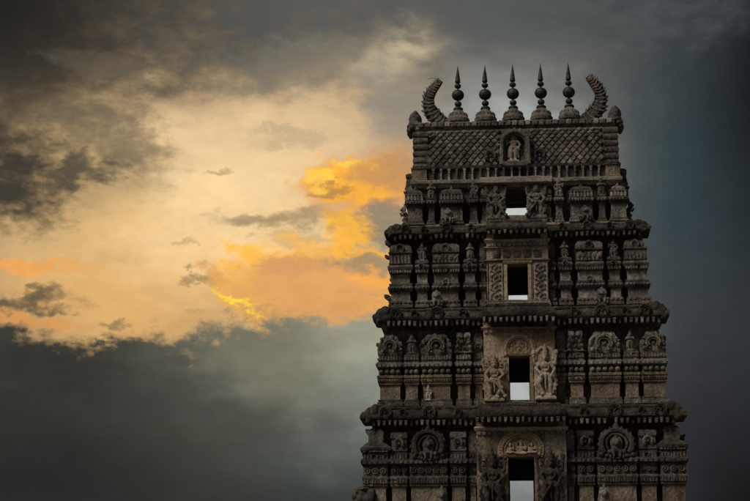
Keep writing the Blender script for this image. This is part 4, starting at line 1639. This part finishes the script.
def statue(name, me, px, foot, top, y, label, cat='statue', group=None, mirror=False, axis_flip=False, wide=1.0, turn=0.0):
    z0_, z1_ = Zp(foot, y), Zp(top, y)
    x = Xp(px, (foot + top) / 2, y)
    if axis_flip:
        x = -x
    o = bpy.data.objects.new(name, me)
    h = z1_ - z0_
    o.location = (float(settle(x, z0_)), y, z0_)
    o.scale = (h * wide * (-1 if mirror else 1), h * .9, h)
    o.rotation_euler = (0, 0, turn)
    COL.objects.link(o)
    return tag(o, label, cat, group)


yA, yB, yC, yD = (ST[k]['y'] for k in 'ABCD')
# dormer figure
statue('statue', S_LIME, 513.2, 162.5, 131, yd + .22, 'pale standing figure inside the arched dormer of the roof', wide=1.25)
# beside the topmost opening
for fl in (False, True):
    statue('statue', G_SMALL, 496, 219.5, 182, yA - .42, 'squat crowned guardian figure beside the topmost dark opening', 'statue', 'guardians of the top opening', fl, fl, 1.08)
    statue('statue', S_FOLD, 431.2, 199, 178.5, yA - .42, 'small crowned figure on the outer slim pilaster of the top storey', 'statue', 'outer pilaster figures of the top storey', fl, fl, 1.25)
    statue('statue', S_WAVE, 473.4, 199.5, 178.5, yA - .42, 'small crowned figure on the inner slim pilaster of the top storey', 'statue', 'inner pilaster figures of the top storey', fl, fl, 1.25)
    statue('statue', L_SIT, 448, 222, 206, yA - .98, 'squatting stone lion before the oblong shrine of the top storey', 'statue', 'lions of the top storey', fl, fl, 1.1)
    statue('statue', S_FOLD, 406.2, 203, 181.5, yA + .7, 'worn figure standing high on the outer corner of the top storey', 'statue', 'upper corner figures of the top storey', fl, fl, 1.3, turn=R(-80 if not fl else 80))
    statue('statue', L_REAR, 405.6, 222.5, 203, yA + .7, 'worn squat figure low on the outer corner of the top storey', 'statue', 'lower corner figures of the top storey', fl, fl, 1.0, turn=R(-75 if not fl else 75))
    statue('statue', S_WAVE, 422, 259.5, 240.5, yB - .48, 'slim figure on the outer pilaster of the second storey from the top', 'statue', 'outer pilaster figures, second storey from the top', not fl, fl, 1.35)
    statue('statue', S_FOLD, 470, 259.5, 240.5, yB - .48, 'slim figure on the inner pilaster of the second storey from the top', 'statue', 'inner pilaster figures, second storey from the top', fl, fl, 1.3)
    statue('statue', L_SIT, 436.5, 305.5, 288, yB - 1.0, 'squatting lion before the oblong shrine of the second storey from the top', 'statue', 'lions, second storey from the top', fl, fl, 1.15)
    for dxp, nm in ((-3.8, 'outer'), (4.2, 'inner')):
        statue('statue', L_REAR, 463.5 + dxp, 352.6, 331.5, yC - .50, 'rearing pilaster lion on the tan doorway storey, %s the doorway of its pair' % ('farther from' if nm == 'outer' else 'nearer'), 'statue', nm + ' rearing lions on the pilasters', dxp > 0, fl, .95, turn=R(25 if (dxp < 0) != fl else -25))
    statue('statue', S_FOLD, 411.5, 352.6, 332, yC - .48, 'small figure on the outer pilaster of the tan doorway storey', 'statue', 'outer pilaster figures of the tan doorway storey', fl, fl, 1.4)
    statue('statue', L_CRUST_SHADE, 428.5, 460, 434, ST['D']['y'] - .78, 'round maned figure inside the big horseshoe gable of the lowest visible storey', 'statue', 'figures in the big horseshoe gables', fl, fl, .95)
    statue('statue', L_SIT, 442, 512, 484, yD - 1.0, 'crouching stone lion at the foot of the big horseshoe shrine', 'statue', 'lions of the lowest visible storey', fl, fl, .8)
# guardians of the tan doorway
statue('statue', G_MACE, 494.3, 401.5, 354, ST['C']['yb'] - .22, 'pale guardian leaning on a slanting mace beside the tan doorway', 'statue', wide=.98)
statue('statue', G_SLAB, 545.4, 400.5, 345.5, ST['C']['yb'] - .24, 'pale guardian before a tall round topped slab beside the tan doorway', 'statue', wide=.86, mirror=True)
for fl in (False, True):
    statue('statue', G_DARK, 492.5, 513, 449, ST['D']['yb'] - .3, 'dark standing guardian beside the lowest doorway', 'statue', 'guardians of the lowest doorway', fl, fl, .86)
# pale little figure in a shrine of the tan storey, and a corner beast low on the left
statue('statue', S_LIME, 428.3, 399.5, 383.5, yC - .76, 'small whitewashed figure in the oblong shrine of the tan doorway storey', 'statue', wide=1.3)
yq = yD - .5
me = melt('corner_boss', [('e', (Xp(px, py, yq), yq + .2, Zp(py, yq, px)), (rx * mpx, .6, rz * mpx)) for px, py, rx, rz in ((361.5, 498, 8.2, 9.5), (367, 500, 8, 11), (357, 492, 3.4, 3.2), (355.4, 496, 3.6, 5.0), (363, 489.4, 6.5, 2.6), (360, 507, 10, 8), (372, 496, 4, 8))] + [('c', (Xp(356, 489, yq), yq + .1, Zp(489, yq)), (Xp(353.6, 486.4, yq), yq + .1, Zp(486.6, yq)), .07, .03)], .04, 1, .035, 'dark')
share('corner_boss', me, tower, (0, 0, 0))
